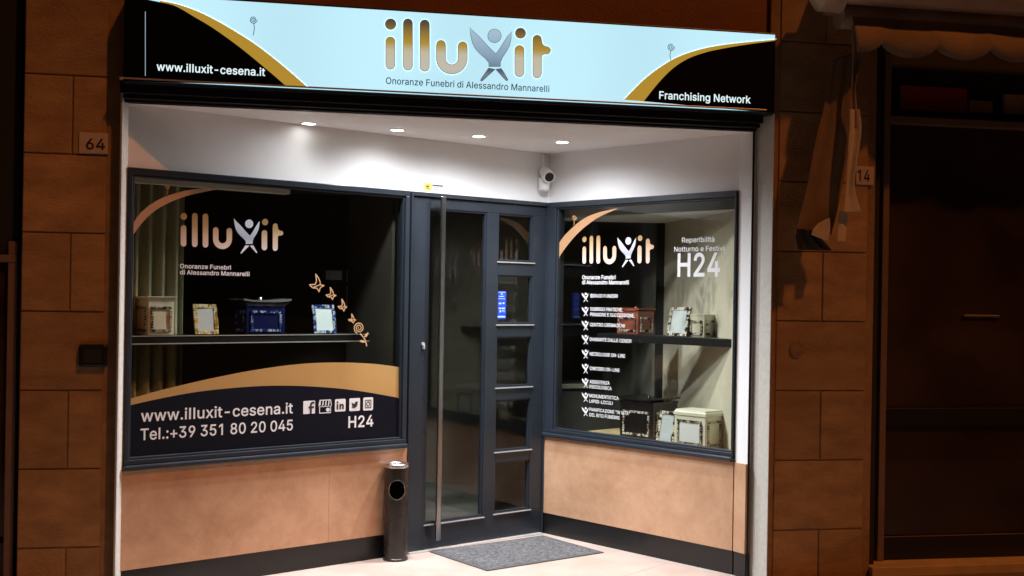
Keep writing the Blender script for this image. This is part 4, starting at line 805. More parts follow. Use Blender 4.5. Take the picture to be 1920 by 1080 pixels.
# ------------------------------------------------------------------ LIGHT BOX SIGN
sx0, szb = FW.uv(230, 151, OFFS); sx1 = FW.uv(1452, 200, OFFS)[0]
szb = FW.uv(640, 171, OFFS)[1]; szt = FW.uv(640, 14, OFFS)[1]
sign = thing('light_box_sign', 'long lit light-box sign with pale blue face and black corners above the shop entrance', 'sign', ((sx0 + sx1) / 2, -.06, szb))
m = MB(); m.box(sx0, sx1, -.11, .025, szb - .012, szt + .012); m.build('sign_case', M['black'], sign, bevel=.003)
face = MB(); face.box(sx0 + .01, sx1 - .003, -OFFS, -.112, szb + .004, szt); face.build('lit_face', M['sign_white'], sign)
FO = OFFS + .0015
m = Film(FW, FO)
def cl(pts, off=FO): return [(min(max(u, sx0 + .002), sx1 - .001), min(max(z, szb - .003), szt + .003)) for u, z in (FW.uv(x, y, off) for x, y in pts)]
bl = smooth_px([(250, -6), (300, 4), (330, 12), (365, 32), (400, 53), (450, 89), (500, 130), (536, 161)])
gl = smooth_px([(300, 1), (333, 8), (370, 21), (403, 37), (433, 54), (480, 84), (530, 123), (576, 163)])
m.poly(cl(bl) + [(sx0 + .002, szb - .003), (sx0 + .002, szt + .003)])
m.build('black_corner', M['sign_black'], sign); m = Film(FW, FO)
br = smooth_px([(1456, 76), (1400, 83.5), (1350, 92), (1320, 99), (1290, 110), (1262, 128), (1235, 155), (1207, 190)])
gr = smooth_px([(1456, 74), (1400, 79), (1350, 85), (1315, 92), (1280, 103), (1250, 118), (1210, 147), (1170, 187)])
m.poly(cl(br) + [(sx1 - .001, szb - .003)])
m.build('black_corner', M['sign_black'], sign)
m = Film(FW, FO); m.poly(cl(gl) + cl(bl[6:])[::-1]); m.build('gold_curve', M['sign_gold'], sign); m = Film(FW, FO); m.poly(cl(gr) + cl(br)[::-1]); m.build('gold_curve', M['sign_gold'], sign)
m = Film(FW, FO + .0008)
def shift(pts, dx, dy): return [(x + dx, y + dy) for x, y in pts]
m.pxribbon(shift(gl, .8, -.8), .0028); m.build('white_edge', M['sign_line'], sign); m = Film(FW, FO + .0008); m.pxribbon(shift(gr, 0, -1), .0028)
m.build('white_edge', M['sign_line'], sign)
m = Film(FW, FO + .002)
pxtext(m, 'www.illuxit-cesena.it', 293.5, 132, 497, 15.5, .022, 143)
m.build('lettering', M['sign_text'], sign); m = Film(FW, FO + .002)
pxtext(m, 'Franchising Network', 1236, 187.5, 1407.5, 14.5, .022, 192)
m.build('lettering', M['sign_text'], sign)
m = Film(FW, FO + .002); pxtext(m, 'Onoranze Funebri di Alessandro Mannarelli', 723.5, 157.5, 1030, 12.5, .012, 172.5)
m.build('lettering', M['sign_grey'], sign)
m = Film(FW, FO + .001); m.pxribbon([(272.5, 22), (272.5, 142)], .003); m.build('lit_seam', emis('lit_seam_glow', (.5, .7, .85), .6), sign)
for cx, cy, stem in ((475, 37, [(476, 44), (477, 53), (475, 66)]), (1258, 88, [(1258, 95), (1256, 104), (1258, 114)])):
    m = Film(FW, FO + .001); rose_px(m, cx, cy, 7, .0032, stem); m.build('rose_drawing', M['sign_grey'], sign)
# emblem word on the face
zc = FW.uv(640 + 373 / 3, 394 / 3, FO)[1]; zt = FW.uv(640 + 373 / 3, 107 / 3, FO)[1]
ul = FW.uv(640 + 250 / 3, 100, FO)[0]; ur = FW.uv(640 + 1176 / 3, 100, FO)[0]
fh = Film(FW, FO + .0008)
def fat(lp, k):
    cx = sum(p[0] for p in lp) / len(lp); n = len(lp); out = []
    area = sum(lp[i][0] * lp[(i + 1) % n][1] - lp[(i + 1) % n][0] * lp[i][1] for i in range(n)); sgn = 1 if area > 0 else -1
    for i in range(n):
        a = V((*lp[i - 1], 0)); b = V((*lp[i], 0)); c = V((*lp[(i + 1) % n], 0))
        d1_ = (b - a); d2 = (c - b)
        if d1_.length < 1e-7 or d2.length < 1e-7: out.append(lp[i]); continue
        t = (d1_.normalized() + d2.normalized()); t = t.normalized() if t.length > 1e-4 else d1_.normalized()
        out.append((b.x + sgn * t.y * k, b.y - sgn * t.x * k))
    return out
def place(lp): return [(ul + p[0] * (ur - ul), zc + p[1] * (zt - zc)) for p in lp]
for gi in LGRP:
    fh = Film(FW, FO + .0008); fd = Film(FW, FO + .0014)
    for i in gi: fh.poly(fat(place(LET_N[i]), .0045)); fd.poly(fat(place(LET_N[i]), .0022))
    fh.build('letter_halo', M['sign_line'], sign); fd.build('letter_outline', M['sign_grey'], sign)
fd = Film(FW, FO + .0014)
for lp in FIG_N: fd.poly(fat(place(lp), .0022))
fd.build('figure_outline', M['sign_grey'], sign)
emblem(FW, FO + .002, sign, ul, ur, zc, zt,
       ramp_z('sign_gold_print', zc - .06, zt, [(0, (.36, .34, .22)), (.22, (.50, .52, .46)), (.48, (.50, .50, .38)), (.62, (.40, .28, .05)), (.80, (.26, .17, .035)), (.93, (.10, .08, .05)), (1, (.07, .06, .05))], .4, 0, .9),
       ramp_z('sign_silver_print', zc - .06, zt - .03, [(0, (.12, .16, .19)), (.2, (.16, .22, .27)), (.29, (.06, .10, .14)), (.36, (.16, .25, .34)), (.55, (.24, .38, .52)), (1, (.36, .56, .70))], .4, 0, .9))

# ------------------------------------------------------------------ DOWNLIGHTS
dl_px = [(579, 230), (745, 242), (898, 254), (1054, 265)]
dl_lab = ['round recessed ceiling spotlight nearest the left pier, over the left window', 'round recessed ceiling spotlight second from the left, under the emblem on the sign',
          'round recessed ceiling spotlight above the tall door pane', 'round recessed ceiling spotlight nearest the security camera']
root = None
for k, (px, py) in enumerate(dl_px):
    p = hit(px, py, (0, 0, CEIL), (0, 0, 1))
    if root is None:
        root = thing('ceiling_spotlight', dl_lab[k], 'ceiling light', p, 'recessed ceiling spotlights')
        m = MB(); n = 40
        m.rings([[p + V((r_ * math.cos(2 * math.pi * i / n), r_ * math.sin(2 * math.pi * i / n), z)) for i in range(n)] for r_, z in ((.036, -.001), (.038, -.008), (.047, -.006), (.050, -.0005))], cap=False)
        m.build('rim', M['white'], root, smooth=True)
        m = MB(); m.lathe(p, [(.0375, -.005), (.0375, -.0035)]); m.build('lens', M['lamp'], root)
        ld = bpy.data.lights.new('spot_lamp', 'SPOT'); ld.energy = SPOT_W; ld.color = (.94, .965, 1); ld.spot_size = R(165); ld.spot_blend = .85; ld.shadow_soft_size = .035
        ld.use_nodes = True; en = ld.node_tree.nodes['Emission']; lf = ld.node_tree.nodes.new('ShaderNodeLightFalloff')
        lf.inputs['Strength'].default_value = 1; lf.inputs['Smooth'].default_value = .16; ld.node_tree.links.new(lf.outputs['Linear'], en.inputs['Strength'])
        lo = bpy.data.objects.new('spot_lamp', ld); COL.objects.link(lo); lo.parent = root; lo.location = (0, 0, -.02)
        first = root
    else:
        c = first.copy(); COL.objects.link(c); c.location = p; c['label'] = dl_lab[k]
        for ch in list(first.children):
            d = ch.copy(); COL.objects.link(d); d.parent = c
for ch in first.children:      # the lamp nearest the wall is turned a little away from it
    if ch.type == 'LIGHT': ch.data = ch.data.copy(); ch.data.energy = SPOT_W * .62; ch.rotation_euler = (R(-22), R(8), 0)

# ------------------------------------------------------------------ SECURITY CAMERA, stickers, plates
cp = V((B[0], B[1], 0)); bis = (LW.n + RW.n).normalized()
c0 = cp + bis * .05 + V((0, 0, HEAD + .14))
lens = hit(1030, 332, cp + bis * .16, V((0, -1, 0)))
sc_ = thing('security_camera', 'small white bullet security camera with dark lens in the upper corner of the recess', 'camera', (lens.x, lens.y + .06, lens.z - .06))
back = lens + V((-.012, .10, .045))
m = MB(); dd = (lens - back).normalized()
m.tube([back - dd * .0, back + dd * .01, lens - dd * .012, lens], [.028, .037, .039, .038], 24); m.build('camera_body', M['white'], sc_, smooth=True)
m = MB(); m.tube([lens - dd * .002, lens + dd * .003], .030, 24); m.build('lens', M['blackmat'], sc_)
m = MB(); bb = lens + V((-.018, .075, -.045)); m.tube([bb + V((0, 0, .045)), bb + V((0, 0, -.030)), bb + V((0, 0, -.040))], [.037, .037, .028], 24)
m.build('base', M['white'], sc_, smooth=True)
m = MB(); m.tube([back + V((0, .0, .0)), back + V((-.004, .02, .05)), back + V((-.005, .03, .125))], [.018, .012, .012], 14); m.build('arm', M['white'], sc_, smooth=True)
# sticker
st = thing('warning_sticker', 'small yellow and white surveillance warning sticker above the entrance door', 'sticker', LW.P(*LW.uv(812, 351), 0))
def wq(W, x0, x1, y0, y1, off):
    ul, zt = W.uv(x0, y0, off); ur, _ = W.uv(x1, y0, off); _, zb = W.uv(x0, y1, off); return ul, ur, zb, zt
q = wq(LW, 795, 832, 343, 356, 0); m = MB(); m.wbox(LW, q[0], q[1], .0005, .0015, q[2], q[3]); m.build('backing', M['vinyl'], st)
q2 = (q[0], q[0] + (q[1] - q[0]) * .38, q[2], q[3]); m = Film(LW, .0022); m.poly([(q2[0], q2[2]), (q2[1], q2[2]), (q2[1], q2[3]), (q2[0], q2[3])]); m.build('yellow_panel', M['yellow'], st)
m = Film(LW, .003); W_ = q[1] - q[0]; H_ = q[3] - q[2]
m.poly([(q[0] + W_ * .10, q[2] + H_ * .40), (q[0] + W_ * .26, q[2] + H_ * .52), (q[0] + W_ * .22, q[2] + H_ * .70), (q[0] + W_ * .09, q[2] + H_ * .58)])
m.ribbon([(q[0] + W_ * .14, q[2] + H_ * .42), (q[0] + W_ * .17, q[2] + H_ * .22), (q[0] + W_ * .27, q[2] + H_ * .22)], .003)
m.poly([(q[0] + W_ * .42, q[2] + H_ * .68), (q[0] + W_ * .95, q[2] + H_ * .68), (q[0] + W_ * .95, q[2] + H_ * .86), (q[0] + W_ * .42, q[2] + H_ * .86)])
for k in range(3): m.ribbon([(q[0] + W_ * .45, q[2] + H_ * (.18 + .15 * k)), (q[0] + W_ * (.9 - .1 * k), q[2] + H_ * (.18 + .15 * k))], .0014)
m.build('print', M['print_black'], st)
# house numbers
def number_plate(x0, x1, y0, y1, body, tx0, tx1, yb, ch, label):
    q = wq(FW, x0, x1, y0, y1, .0)
    t = thing('house_number_plate', label, 'number plate', FW.P((q[0] + q[1]) / 2, q[2], 0), 'house number plates')
    m = MB(); m.wbox(FW, q[0], q[1], -.004, .010, q[2], q[3]); m.build('plate', M['plate'], t, bevel=.002)
    m = Film(FW, .0112); pxtext(m, body, tx0, yb, tx1, ch, .03); m.build('lettering', M['plate_ink'], t)
number_plate(149, 203, 248, 287, '64', 161, 197, 280, 21, 'pale enamel house number plate reading 64 on the left stone pier')
number_plate(1604, 1637, 312, 346, '14', 1608, 1631, 340, 22, 'pale house number plate half hidden behind the hanging awning cloth')
# dark bell box on the left pier
bx = thing('bell_box', 'small dark square box fixed low on the left stone pier', 'bell box', FW.P(FW.uv(176, 667)[0], FW.uv(176, 688)[1], 0))
q = wq(FW, 149, 202, 645, 688, .0); m = MB(); m.wbox(FW, q[0], q[1], -.004, .03, q[2], q[3]); m.build('box', M['black'], bx, bevel=.012)
m = MB(); uc = (q[0] + q[1]) / 2; zc_ = (q[2] + q[3]) / 2
m.wbox(FW, uc - .045, uc + .045, .0301, .034, zc_ - .035, zc_ + .035); m.build('flap', M['blackmat'], bx, bevel=.003)
# round plug in the right pier
pu, pz = FW.uv(1493, 657); m = MB(); m.tube([FW.P(pu, pz, -.004), FW.P(pu, pz, .006), FW.P(pu, pz, .008)], [.043, .043, .036], 28)
tag(m.build('wall_plug', mat('plug_brown', (.26, .15, .09), .8, 0, .3, 30), smooth=True, loc=FW.P(pu, pz, 0)), 'round brown cover plug in the right stone pier', 'cover')

# ------------------------------------------------------------------ BIN AND MAT
bp = V((.684, .7215, 0)); br_ = .0695
ash = thing('ashtray_bin', 'slim black cylindrical litter bin with chrome ashtray top beside the door', 'litter bin', bp)
m = MB(); prof = [(br_ + .004, .0), (br_ + .004, .012), (br_, .016), (br_, .545), (br_ - .003, .548)]
m.lathe(bp, prof, 56); bo = m.build('bin_body', M['bin'], ash, smooth=True)
m = MB(); m.lathe(bp, [(br_ + .003, .544), (br_ + .004, .548), (br_ + .004, .562), (br_ - .004, .568), (br_ - .010, .567), (br_ - .016, .560), (.02, .556)], 56); m.build('ashtray', M['chrome'], ash, smooth=True)
# round opening: a black disc on the body, painting the shade inside, with a bright rim, facing the street
hd = (EYEP - bp); hd.z = 0; hd.normalize(); hd = Matrix.Rotation(R(3), 3, 'Z') @ hd
hx = hd.cross(V((0, 0, 1))).normalized() * -1
def on_cyl(a, b, rr):   # a sideways, b up from the hole centre, wrapped round the body
    t = a / br_
    return bp + (hd * math.cos(t) + hx * math.sin(t)) * rr + V((0, 0, .418 + b))
m = MB(); n = 40
m.rings([[on_cyl(r_ * math.cos(2 * math.pi * i / n), 1.16 * r_ * math.sin(2 * math.pi * i / n), q) for i in range(n)] for r_, q in ((.052, br_ + .0005), (.051, br_ + .003), (.047, br_ + .003), (.046, br_ + .0006))], cap=False)
m.build('opening_rim', M['steel'], ash, smooth=True)
m = MB(); m.rings([[on_cyl(r_ * math.cos(2 * math.pi * i / n), 1.16 * r_ * math.sin(2 * math.pi * i / n), br_ + .0012) for i in range(n)] for r_ in (.0475, .036, .02, .002)], cap=False)
m.build('opening', M['hole_shade'], ash)
# mat
mp = [hit(x, y, (0, 0, .006), (0, 0, 1)) for x, y in ((800, 1034), (1015, 1004.5), (1134, 1034), (919, 1068.5))]
matt = thing('door_mat', 'rectangular grey doormat with dark border on the floor in front of the door', 'doormat', sum(mp, V((0, 0, 0))) / 4 * 1)
matt.location.z = 0
cc = sum(mp, V((0, 0, 0))) / 4
e1 = ((mp[1] - mp[0]) + (mp[2] - mp[3])).normalized(); e2 = V((e1.y, -e1.x, 0)); L1 = (mp[1] - mp[0]).length * .5; L2 = (mp[3] - mp[0]).length * .5
def mq(a, b): return tuple((cc + e1 * a + e2 * b)[:2])
m = MB(); m.prism([mq(-L1, L2), mq(L1, L2), mq(L1, -L2), mq(-L1, -L2)], .0005, .006); m.build('rubber_border', mat('mat_rubber', (.07, .075, .08), .7), matt, bevel=.002)
# short pile: a grid with fine random height
mm = mat('mat_pile', (.21, .215, .225), .95, 0, 0, 55, (.05, .052, .058), .8, 300)
m = MB(); nx, ny = 110, 74; a = L1 - .022; b = L2 - .022; vs = []
for j in range(ny + 1):
    for i in range(nx + 1):
        x, y = mq(-a + 2 * a * i / nx, b - 2 * b * j / ny); vs.append((x, y, .0085 + random.uniform(-.0016, .0022) if 0 < i < nx and 0 < j < ny else .0055))
m.add(vs, [(j * (nx + 1) + i, j * (nx + 1) + i + 1, (j + 1) * (nx + 1) + i + 1, (j + 1) * (nx + 1) + i) for j in range(ny) for i in range(nx)])
m.build('pile', mm, matt)

# ------------------------------------------------------------------ WINDOW DISPLAY
SO = -.26; SOR = -.22
zsh = LW.uv(400, 628, SO + .0)[1]
ua = .03; ub = LW.uv(692, 632, SO)[0]
sh = MB(); sh.wbox(LW, ua, ub, SO - .22, SO, zsh - .045, zsh - .002)
shelf = tag(sh.build('display_shelf', M['black'], bevel=.002), 'long black shelf across the left window carrying urns and picture frames', 'shelf', 'display shelves')
e = MB(); e.wbox(LW, ua, ub, SO, SO + .004, zsh - .006, zsh - .001); e.wbox(LW, ua, ub, SO, SO + .004, zsh - .048, zsh - .042); e.build('metal_edge', M['alu'], shelf)
zshr = RW.uv(1290, 632, SOR)[1]
u0r = RW.uv(1120, 625, SOR)[0]; u1r = RW.uv(1382, 632, SOR)[0]
sh = MB(); sh.wbox(RW, u0r, u1r, SOR - .20, SOR, zshr - .05, zshr)
shelf2 = tag(sh.build('display_shelf', M['black'], bevel=.002), 'black shelf in the right window below the white round-the-clock notice', 'shelf', 'display shelves')

def urn(W, x0, x1, yb, yt, off, name, label, body, mosaic, flare=1.0, lid=None, sides=True, depth=None, neck=False, panel=None, zbase=None):
    ul, zb = W.uv(x0, yb, off); ur, _ = W.uv(x1, yb, off); _, zt = W.uv((x0 + x1) / 2, yt, off)
    if zbase is not None: zb = zbase
    w_ = ur - ul; h_ = zt - zb; dp = depth or w_ * .9; uc = (ul + ur) / 2
    t = thing(name, label, 'urn', W.P(uc, zb, off - dp / 2), 'urns in the shop windows')
    m = MB(); rs = []
    prof = [(1, 0), (1, .72), (1, .88), (1 + .05 * flare, .93), (1 + .16 * flare, .985), (1 + .17 * flare, 1.0)] if flare > 0 else [(1, 0), (1, .84), (1.05, .85), (1.05, .93), (.98, .97), (.96, 1)]
    for k, (s_, z) in enumerate(prof):
        a = w_ / 2 * s_; b = dp / 2 * s_
        rs.append([W.P(uc + x * a, zb + z * h_, off - dp / 2 + y * b) for x, y in ((-1, 1), (1, 1), (1, -1), (-1, -1))])
    m.rings(rs); m.build('urn_body', body, t, bevel=.004)
    if lid:
        m = MB(); s_ = 1 + .17 * flare; a = w_ / 2 * s_ + .006; b = dp / 2 * s_ + .006
        nn = 10; rows = []
        for v_ in (-1, 1):
            rows.append([W.P(uc + a * (2 * i / nn - 1), zb + h_ * (1.0 + .055 * (2 * i / nn - 1) ** 4) + .002, off - dp / 2 + b * v_ * -1) for i in range(nn + 1)])
        vs = rows[0] + rows[1] + [p + V((0, 0, .010)) for p in rows[0]] + [p + V((0, 0, .010)) for p in rows[1]]; k = nn + 1; fs = []
        for i in range(nn):
            fs += [(i, i + 1, k + i + 1, k + i), (2 * k + i, 2 * k + i + 1, 3 * k + i + 1, 3 * k + i), (i, i + 1, 2 * k + i + 1, 2 * k + i), (k + i, k + i + 1, 3 * k + i + 1, 3 * k + i)]
        fs += [(0, k, 3 * k, 2 * k), (nn, k + nn, 3 * k + nn, 2 * k + nn)]
        m.add(vs, fs); m.build('lid', lid, t)
        m = MB(); m.lathe(W.P(uc, zb + h_ + .012, off - dp / 2), [(.008, 0), (.012, .008), (.006, .018)], 14); m.build('lid_knob', lid, t, smooth=True)
    # mosaic frame round a flat panel on the front
    def trim(face):
        m = MB(); N = 7; zz0, zz1 = zb + h_ * .09, zb + h_ * .74; t_ = .014
        if face == 'front':
            uu0, uu1 = uc - w_ * .40, uc + w_ * .40
            bx_ = lambda a0, a1, b0, b1: m.wbox(W, a0, a1, off + .0005, off + .006 + random.uniform(0, .002), b0, b1)
        else:
            W2 = Wall(W.P(uc + w_ / 2, 0, off)[:2], W.P(uc + w_ / 2, 0, off - dp)[:2]) if face == 'right' else Wall(W.P(uc - w_ / 2, 0, off - dp)[:2], W.P(uc - w_ / 2, 0, off)[:2])
            uu0, uu1 = dp * .12, dp * .88
            bx_ = lambda a0, a1, b0, b1: m.wbox(W2, a0, a1, .0005, .006 + random.uniform(0, .002), b0, b1)
        for i in range(N):
            a0 = uu0 + (uu1 - uu0) * i / N; a1 = uu0 + (uu1 - uu0) * (i + .78) / N
            bx_(a0, a1, zz1 - t_, zz1); bx_(a0, a1, zz0, zz0 + t_)
            c0 = zz0 + t_ * 1.3 + (zz1 - zz0 - 2.6 * t_) * i / N; c1 = zz0 + t_ * 1.3 + (zz1 - zz0 - 2.6 * t_) * (i + .78) / N
            bx_(uu0, uu0 + t_, c0, c1); bx_(uu1 - t_, uu1, c0, c1)
        m.build('mosaic_trim', mosaic, t)
        return uu0, uu1, zz0, zz1, t_
    q = trim('front')
    if panel:
        m = MB(); m.wbox(W, q[0] + q[4] * 1.3, q[1] - q[4] * 1.3, off + .0005, off + .003, q[2] + q[4] * 1.3, q[3] - q[4] * 1.3); m.build('front_panel', panel, t)
    if sides:
        trim('right' if sides == 'right' else 'left')
    return t
def picture_frame(W, x0, x1, yb, yt, off, label, mosaic, plate, lean=.22, bord=.02, zbase=None):
    ul, zb = W.uv(x0, yb, off); ur, _ = W.uv(x1, yb, off); _, zt = W.uv((x0 + x1) / 2, yt, off)
    if zbase is not None: zb = zbase
    h_ = zt - zb; w_ = ur - ul
    t = thing('picture_frame', label, 'picture frame', W.P((ul + ur) / 2, zb, off - .05), 'picture frames in the shop windows')
    def bx_(m, a0, a1, s0, s1, d0_, d1_):
        def P_(u, s, d_): return W.P(u, zb + s + d_ * lean, off - s * lean + d_)
        m.hexa([P_(a0, s0, d1_), P_(a1, s0, d1_), P_(a1, s0, d0_), P_(a0, s0, d0_), P_(a0, s1, d1_), P_(a1, s1, d1_), P_(a1, s1, d0_), P_(a0, s1, d0_)])
    m = MB(); bx_(m, ul, ur, .003, h_, -.012, -.002); m.build('frame_back', M['blackmat'], t, bevel=.002)
    m = MB(); N = 9
    for i in range(N):
        a0 = ul + w_ * i / N; a1 = ul + w_ * (i + .86) / N; rr = random.uniform(.004, .009)
        bx_(m, a0, a1, .003, bord, -.002, rr); bx_(m, a0, a1, h_ - bord, h_, -.002, rr)
        c0 = bord + (h_ - 2 * bord) * i / N; c1 = bord + (h_ - 2 * bord) * (i + .86) / N
        bx_(m, ul, ul + bord, c0, c1, -.002, rr); bx_(m, ur - bord, ur, c0, c1, -.002, rr)
    m.build('mosaic_border', mosaic, t)
    m = MB(); bx_(m, ul + bord * .9, ur - bord * .9, bord * .9, h_ - bord * .9, -.002, .002); m.build('silver_panel', plate, t)
    m = MB(); p = W.P((ul + ur) / 2, zb + h_ * .7, off - h_ * .7 * lean - .014); q = W.P((ul + ur) / 2, zb + .004, off - h_ * .7 * lean - .09); m.tube([p, q], .005, 8); m.build('prop_leg', M['blackmat'], t)
    return t
o1 = SO - .015
urn(LW, 277, 326, 628, 556, o1, 'urn', 'cream flared urn with dark mosaic squares at the left end of the long shelf', M['ivory'], M['mos_dark'], 1.0, None, 'left', depth=.19, zbase=zsh)
picture_frame(LW, 366, 410, 628, 571, o1, 'picture frame with gold mosaic border on the long shelf', M['mos_gold'], M['mirror'], zbase=zsh)
urn(LW, 462, 534, 628, 567, o1, 'urn', 'dark cobalt blue urn with curved silver lid on the long shelf', M['blue'], M['mos_blue'], 1.1, M['silverlid'], 'left', depth=.15, zbase=zsh)
picture_frame(LW, 589, 631, 628, 572, o1, 'blue mosaic picture frame with pale panel at the right end of the long shelf', M['mos_blue'], mat('pale_panel', (.70, .80, .84), .4), zbase=zsh)
o2 = SOR - .02
urn(RW, 1157, 1196, 622, 583, SOR - .10, 'urn', 'small red urn with pale mosaic at the left end of the right-hand shelf', M['red'], M['mos_white'], .2, M['red'], 'right', zbase=zshr)
picture_frame(RW, 1250, 1287, 630, 576, o2, 'silver picture frame with pale mosaic border on the right-hand shelf', M['mos_white'], M['mirror'], zbase=zshr)
urn(RW, 1290, 1320, 632, 589, o2 - .03, 'urn', 'cream urn with mosaic side beside the silver frame on the right-hand shelf', M['cream'], M['mos_white'], .3, None, 'right', depth=.13, zbase=zshr)
urn(RW, 1162, 1224, 806, 752, -.24, 'urn', 'black urn with white mosaic dots low in the right window', M['blackcer'], M['mos_white'], .25, M['blackcer'], 'right', zbase=zb2)
picture_frame(RW, 1230, 1262, 824, 772, -.16, 'picture frame with black and white mosaic leaning low between the black and ivory urns', M['mos_white'], M['mirror'], zbase=zb2)
urn(RW, 1264, 1322, 834, 769, -.12, 'urn', 'ivory box urn with mosaic frames low in the right corner of the window', M['ivory'], M['mos_dark'], 0, None, 'right', depth=.17, panel=M['vinyl'], zbase=zb2)
# pleated curtain at the left end
m = MB(); ru, rd = [], []
nF = 60; c0 = LW.P(.02, 0, -.62); 
for i in range(nF + 1):
    t = i / nF; p = V((-.84 + .30 * t, .50 + .16 * t, 0)) + V((-.5, .86, 0)) * (.022 * math.sin(t * 9 * math.pi))
    ru.append(p + V((0, 0, 2.22))); rd.append(p + V((0, 0, .68)))
m.rings([rd, ru], cap=False, closed=False)
o = tag(m.build('curtain', M['curtain']), 'pale pleated curtain hanging at the far left end inside the left window', 'curtain')
so_ = o.modifiers.new('thickness', 'SOLIDIFY'); so_.thickness = .003
# lit blue opening panel behind the second small door pane
bl_ = thing('lit_info_panel', 'small glowing blue info panel behind the second small pane of the door', 'display', LW.P(u_(941), dz(941, 600), -.04))
q = wq(LW, 932, 949.5, 546, 598, -.05); m = MB(); m.wbox(LW, q[0], q[1], -.062, -.05, q[2], q[3]); m.build('panel', M['ledblue'], bl_, bevel=.002)
m = Film(LW, -.049); w_ = q[1] - q[0]; h_ = q[3] - q[2]
def bar(x0, x1, y0, y1): m.poly([(q[0] + x0 * w_, q[2] + y0 * h_), (q[0] + x1 * w_, q[2] + y0 * h_), (q[0] + x1 * w_, q[2] + y1 * h_), (q[0] + x0 * w_, q[2] + y1 * h_)])
bar(.15, .9, .955, .975); bar(.4, .6, .88, .92); bar(.2, .75, .80, .83); bar(.15, .85, .72, .74)
bar(.2, .48, .53, .59); bar(.6, .8, .54, .6); bar(.2, .45, .36, .41); bar(.5, .85, .36, .41); bar(.3, .45, .24, .32); bar(.55, .62, .26, .33); bar(.72, .8, .25, .33); bar(.02, .9, .05, .11)
m.build('print', M['ledwhite'], bl_)

# ------------------------------------------------------------------ NEIGHBOURING SHOPFRONTS
def neighbour(X0, X1, label, right):
    t = thing('shopfront', label, 'shopfront', ((X0 + X1) / 2, .2, 0), 'dark closed shopfronts')
    m = MB(); m.box(X0, X1, 1.6, 1.7, 0, 3.3); m.box(X0 - .0, X0 + .02, .3, 1.6, 0, 3.3); m.box(X1 - .02, X1, .3, 1.6, 0, 3.3); m.box(X0, X1, .3, 1.7, 3.3, 3.6)
    m.build('interior_wall', M['black_in'], t)
    return t
# right one
NX0, NX1 = 3.322, 6.2
nb = neighbour(NX0, NX1, 'dark closed shopfront with wide glass panes under the rolled awning at the far right', True)
NW = Wall((0, .16), (1, .16))
zbar0 = NW.uv(1780, 238)[1]; zbar1 = NW.uv(1780, 224)[1]; fx0 = NW.uv(1646, 600)[0]; fx1 = NW.uv(1658, 600)[0]; zsl = NW.uv(1700, 1048)[1]
m = MB(); m.box(fx0, fx1, .12, .2, zsl, NW.uv(1650, 150)[1] + .25); m.box(fx1, NX1, .12, .2, zbar0, zbar1)
m.box(NX1 - .06, NX1, .12, .2, zsl, 3.3); m.build('window_frame', M['mauve'], nb, bevel=.004)
zmid0 = NW.uv(1780, 797)[1]; zmid1 = NW.uv(1780, 764)[1]; zl = NW.uv(1780, 1002)[1]
m = MB(); m.box(fx1, NX1 - .06, .14, .2, zmid0, zmid1); m.box(fx1, NX1 - .06, .14, .2, zsl, zl - .004); m.build('dark_rail', M['black'], nb, bevel=.004)
m = MB(); m.box(fx1, NX1 - .06, .137, .15, zl - .004, zl); m.build('rail_edge', M['mauve'], nb)
for z0, z1 in ((zl, zmid0), (zmid1, zbar0)):
    MB().box(fx1, NX1 - .06, .165, .175, z0 + .002, z1 - .002).build('pane', M['dglass'], nb)
pb = NW.uv(1806, 592); pb2 = NW.uv(1872, 594)
m = MB(); m.tube([(pb[0], .156, pb[1]), (pb2[0], .156, pb[1])], .0085, 14)  # steel bar added in place of a lamp glint on the dark glass
m.build('glint_bar', M['steel'], nb)
m = MB(); m.box(NX0, NX1, -.03, .3, -.1, zsl); m.build('stone_sill', M['sillstone'], nb, bevel=.004)
def tb(x0, x1, y0, y1, mt, nm, y=.28):
    K = Wall((0, y), (1, y)); a = K.uv(x0, y1); b = K.uv(x1, y0); MB().box(a[0], b[0], y, y + .03, a[1], b[1]).build(nm, mt, nb, bevel=.003)
tb(1688, 1814, 166, 205, M['redboard'], 'red_board'); tb(1818, 1862, 190, 209, M['paleboard'], 'pale_board'); tb(1884, 1960, 180, 213, M['paleboard'], 'pale_board', .25)
m = MB(); m.box(NX0, NX0 + .05, .05, .3, zsl, 3.6); m.build('reveal', M['black_in'], nb)
m = MB(); m.box(fx1, NX1, .31, .33, zbar1, 3.3); m.build('transom_back', M['black_in'], nb)
# left one
nl = neighbour(-4.2, -1.268, 'dark closed shopfront at the far left edge behind the narrow stone pier', False)
KW2 = Wall((0, .1), (1, .1))
ex = KW2.uv(36, 500)[0]
m = MB(); m.box(ex - .045, ex, .06, .14, 0, 1.79); m.box(-4.2, ex, .055, .15, KW2.uv(15, 492)[1], KW2.uv(15, 478)[1]); m.box(-4.2, ex - .07, .06, .14, .28, .31); m.build('window_frame', M['mauve'], nl, bevel=.004)
m = MB(); m.box(-4.2, ex - .05, .09, .1, .31, 1.78); m.build('pane', M['dglass'], nl)
m = MB(); m.box(-4.2, ex, .08, .12, 0, .28); m.build('dark_rail', M['black'], nl)
m = MB(); m.box(-4.2, ex, .08, .12, KW2.uv(15, 476)[1], 3.4); m.build('shutter', M['blackmat'], nl)

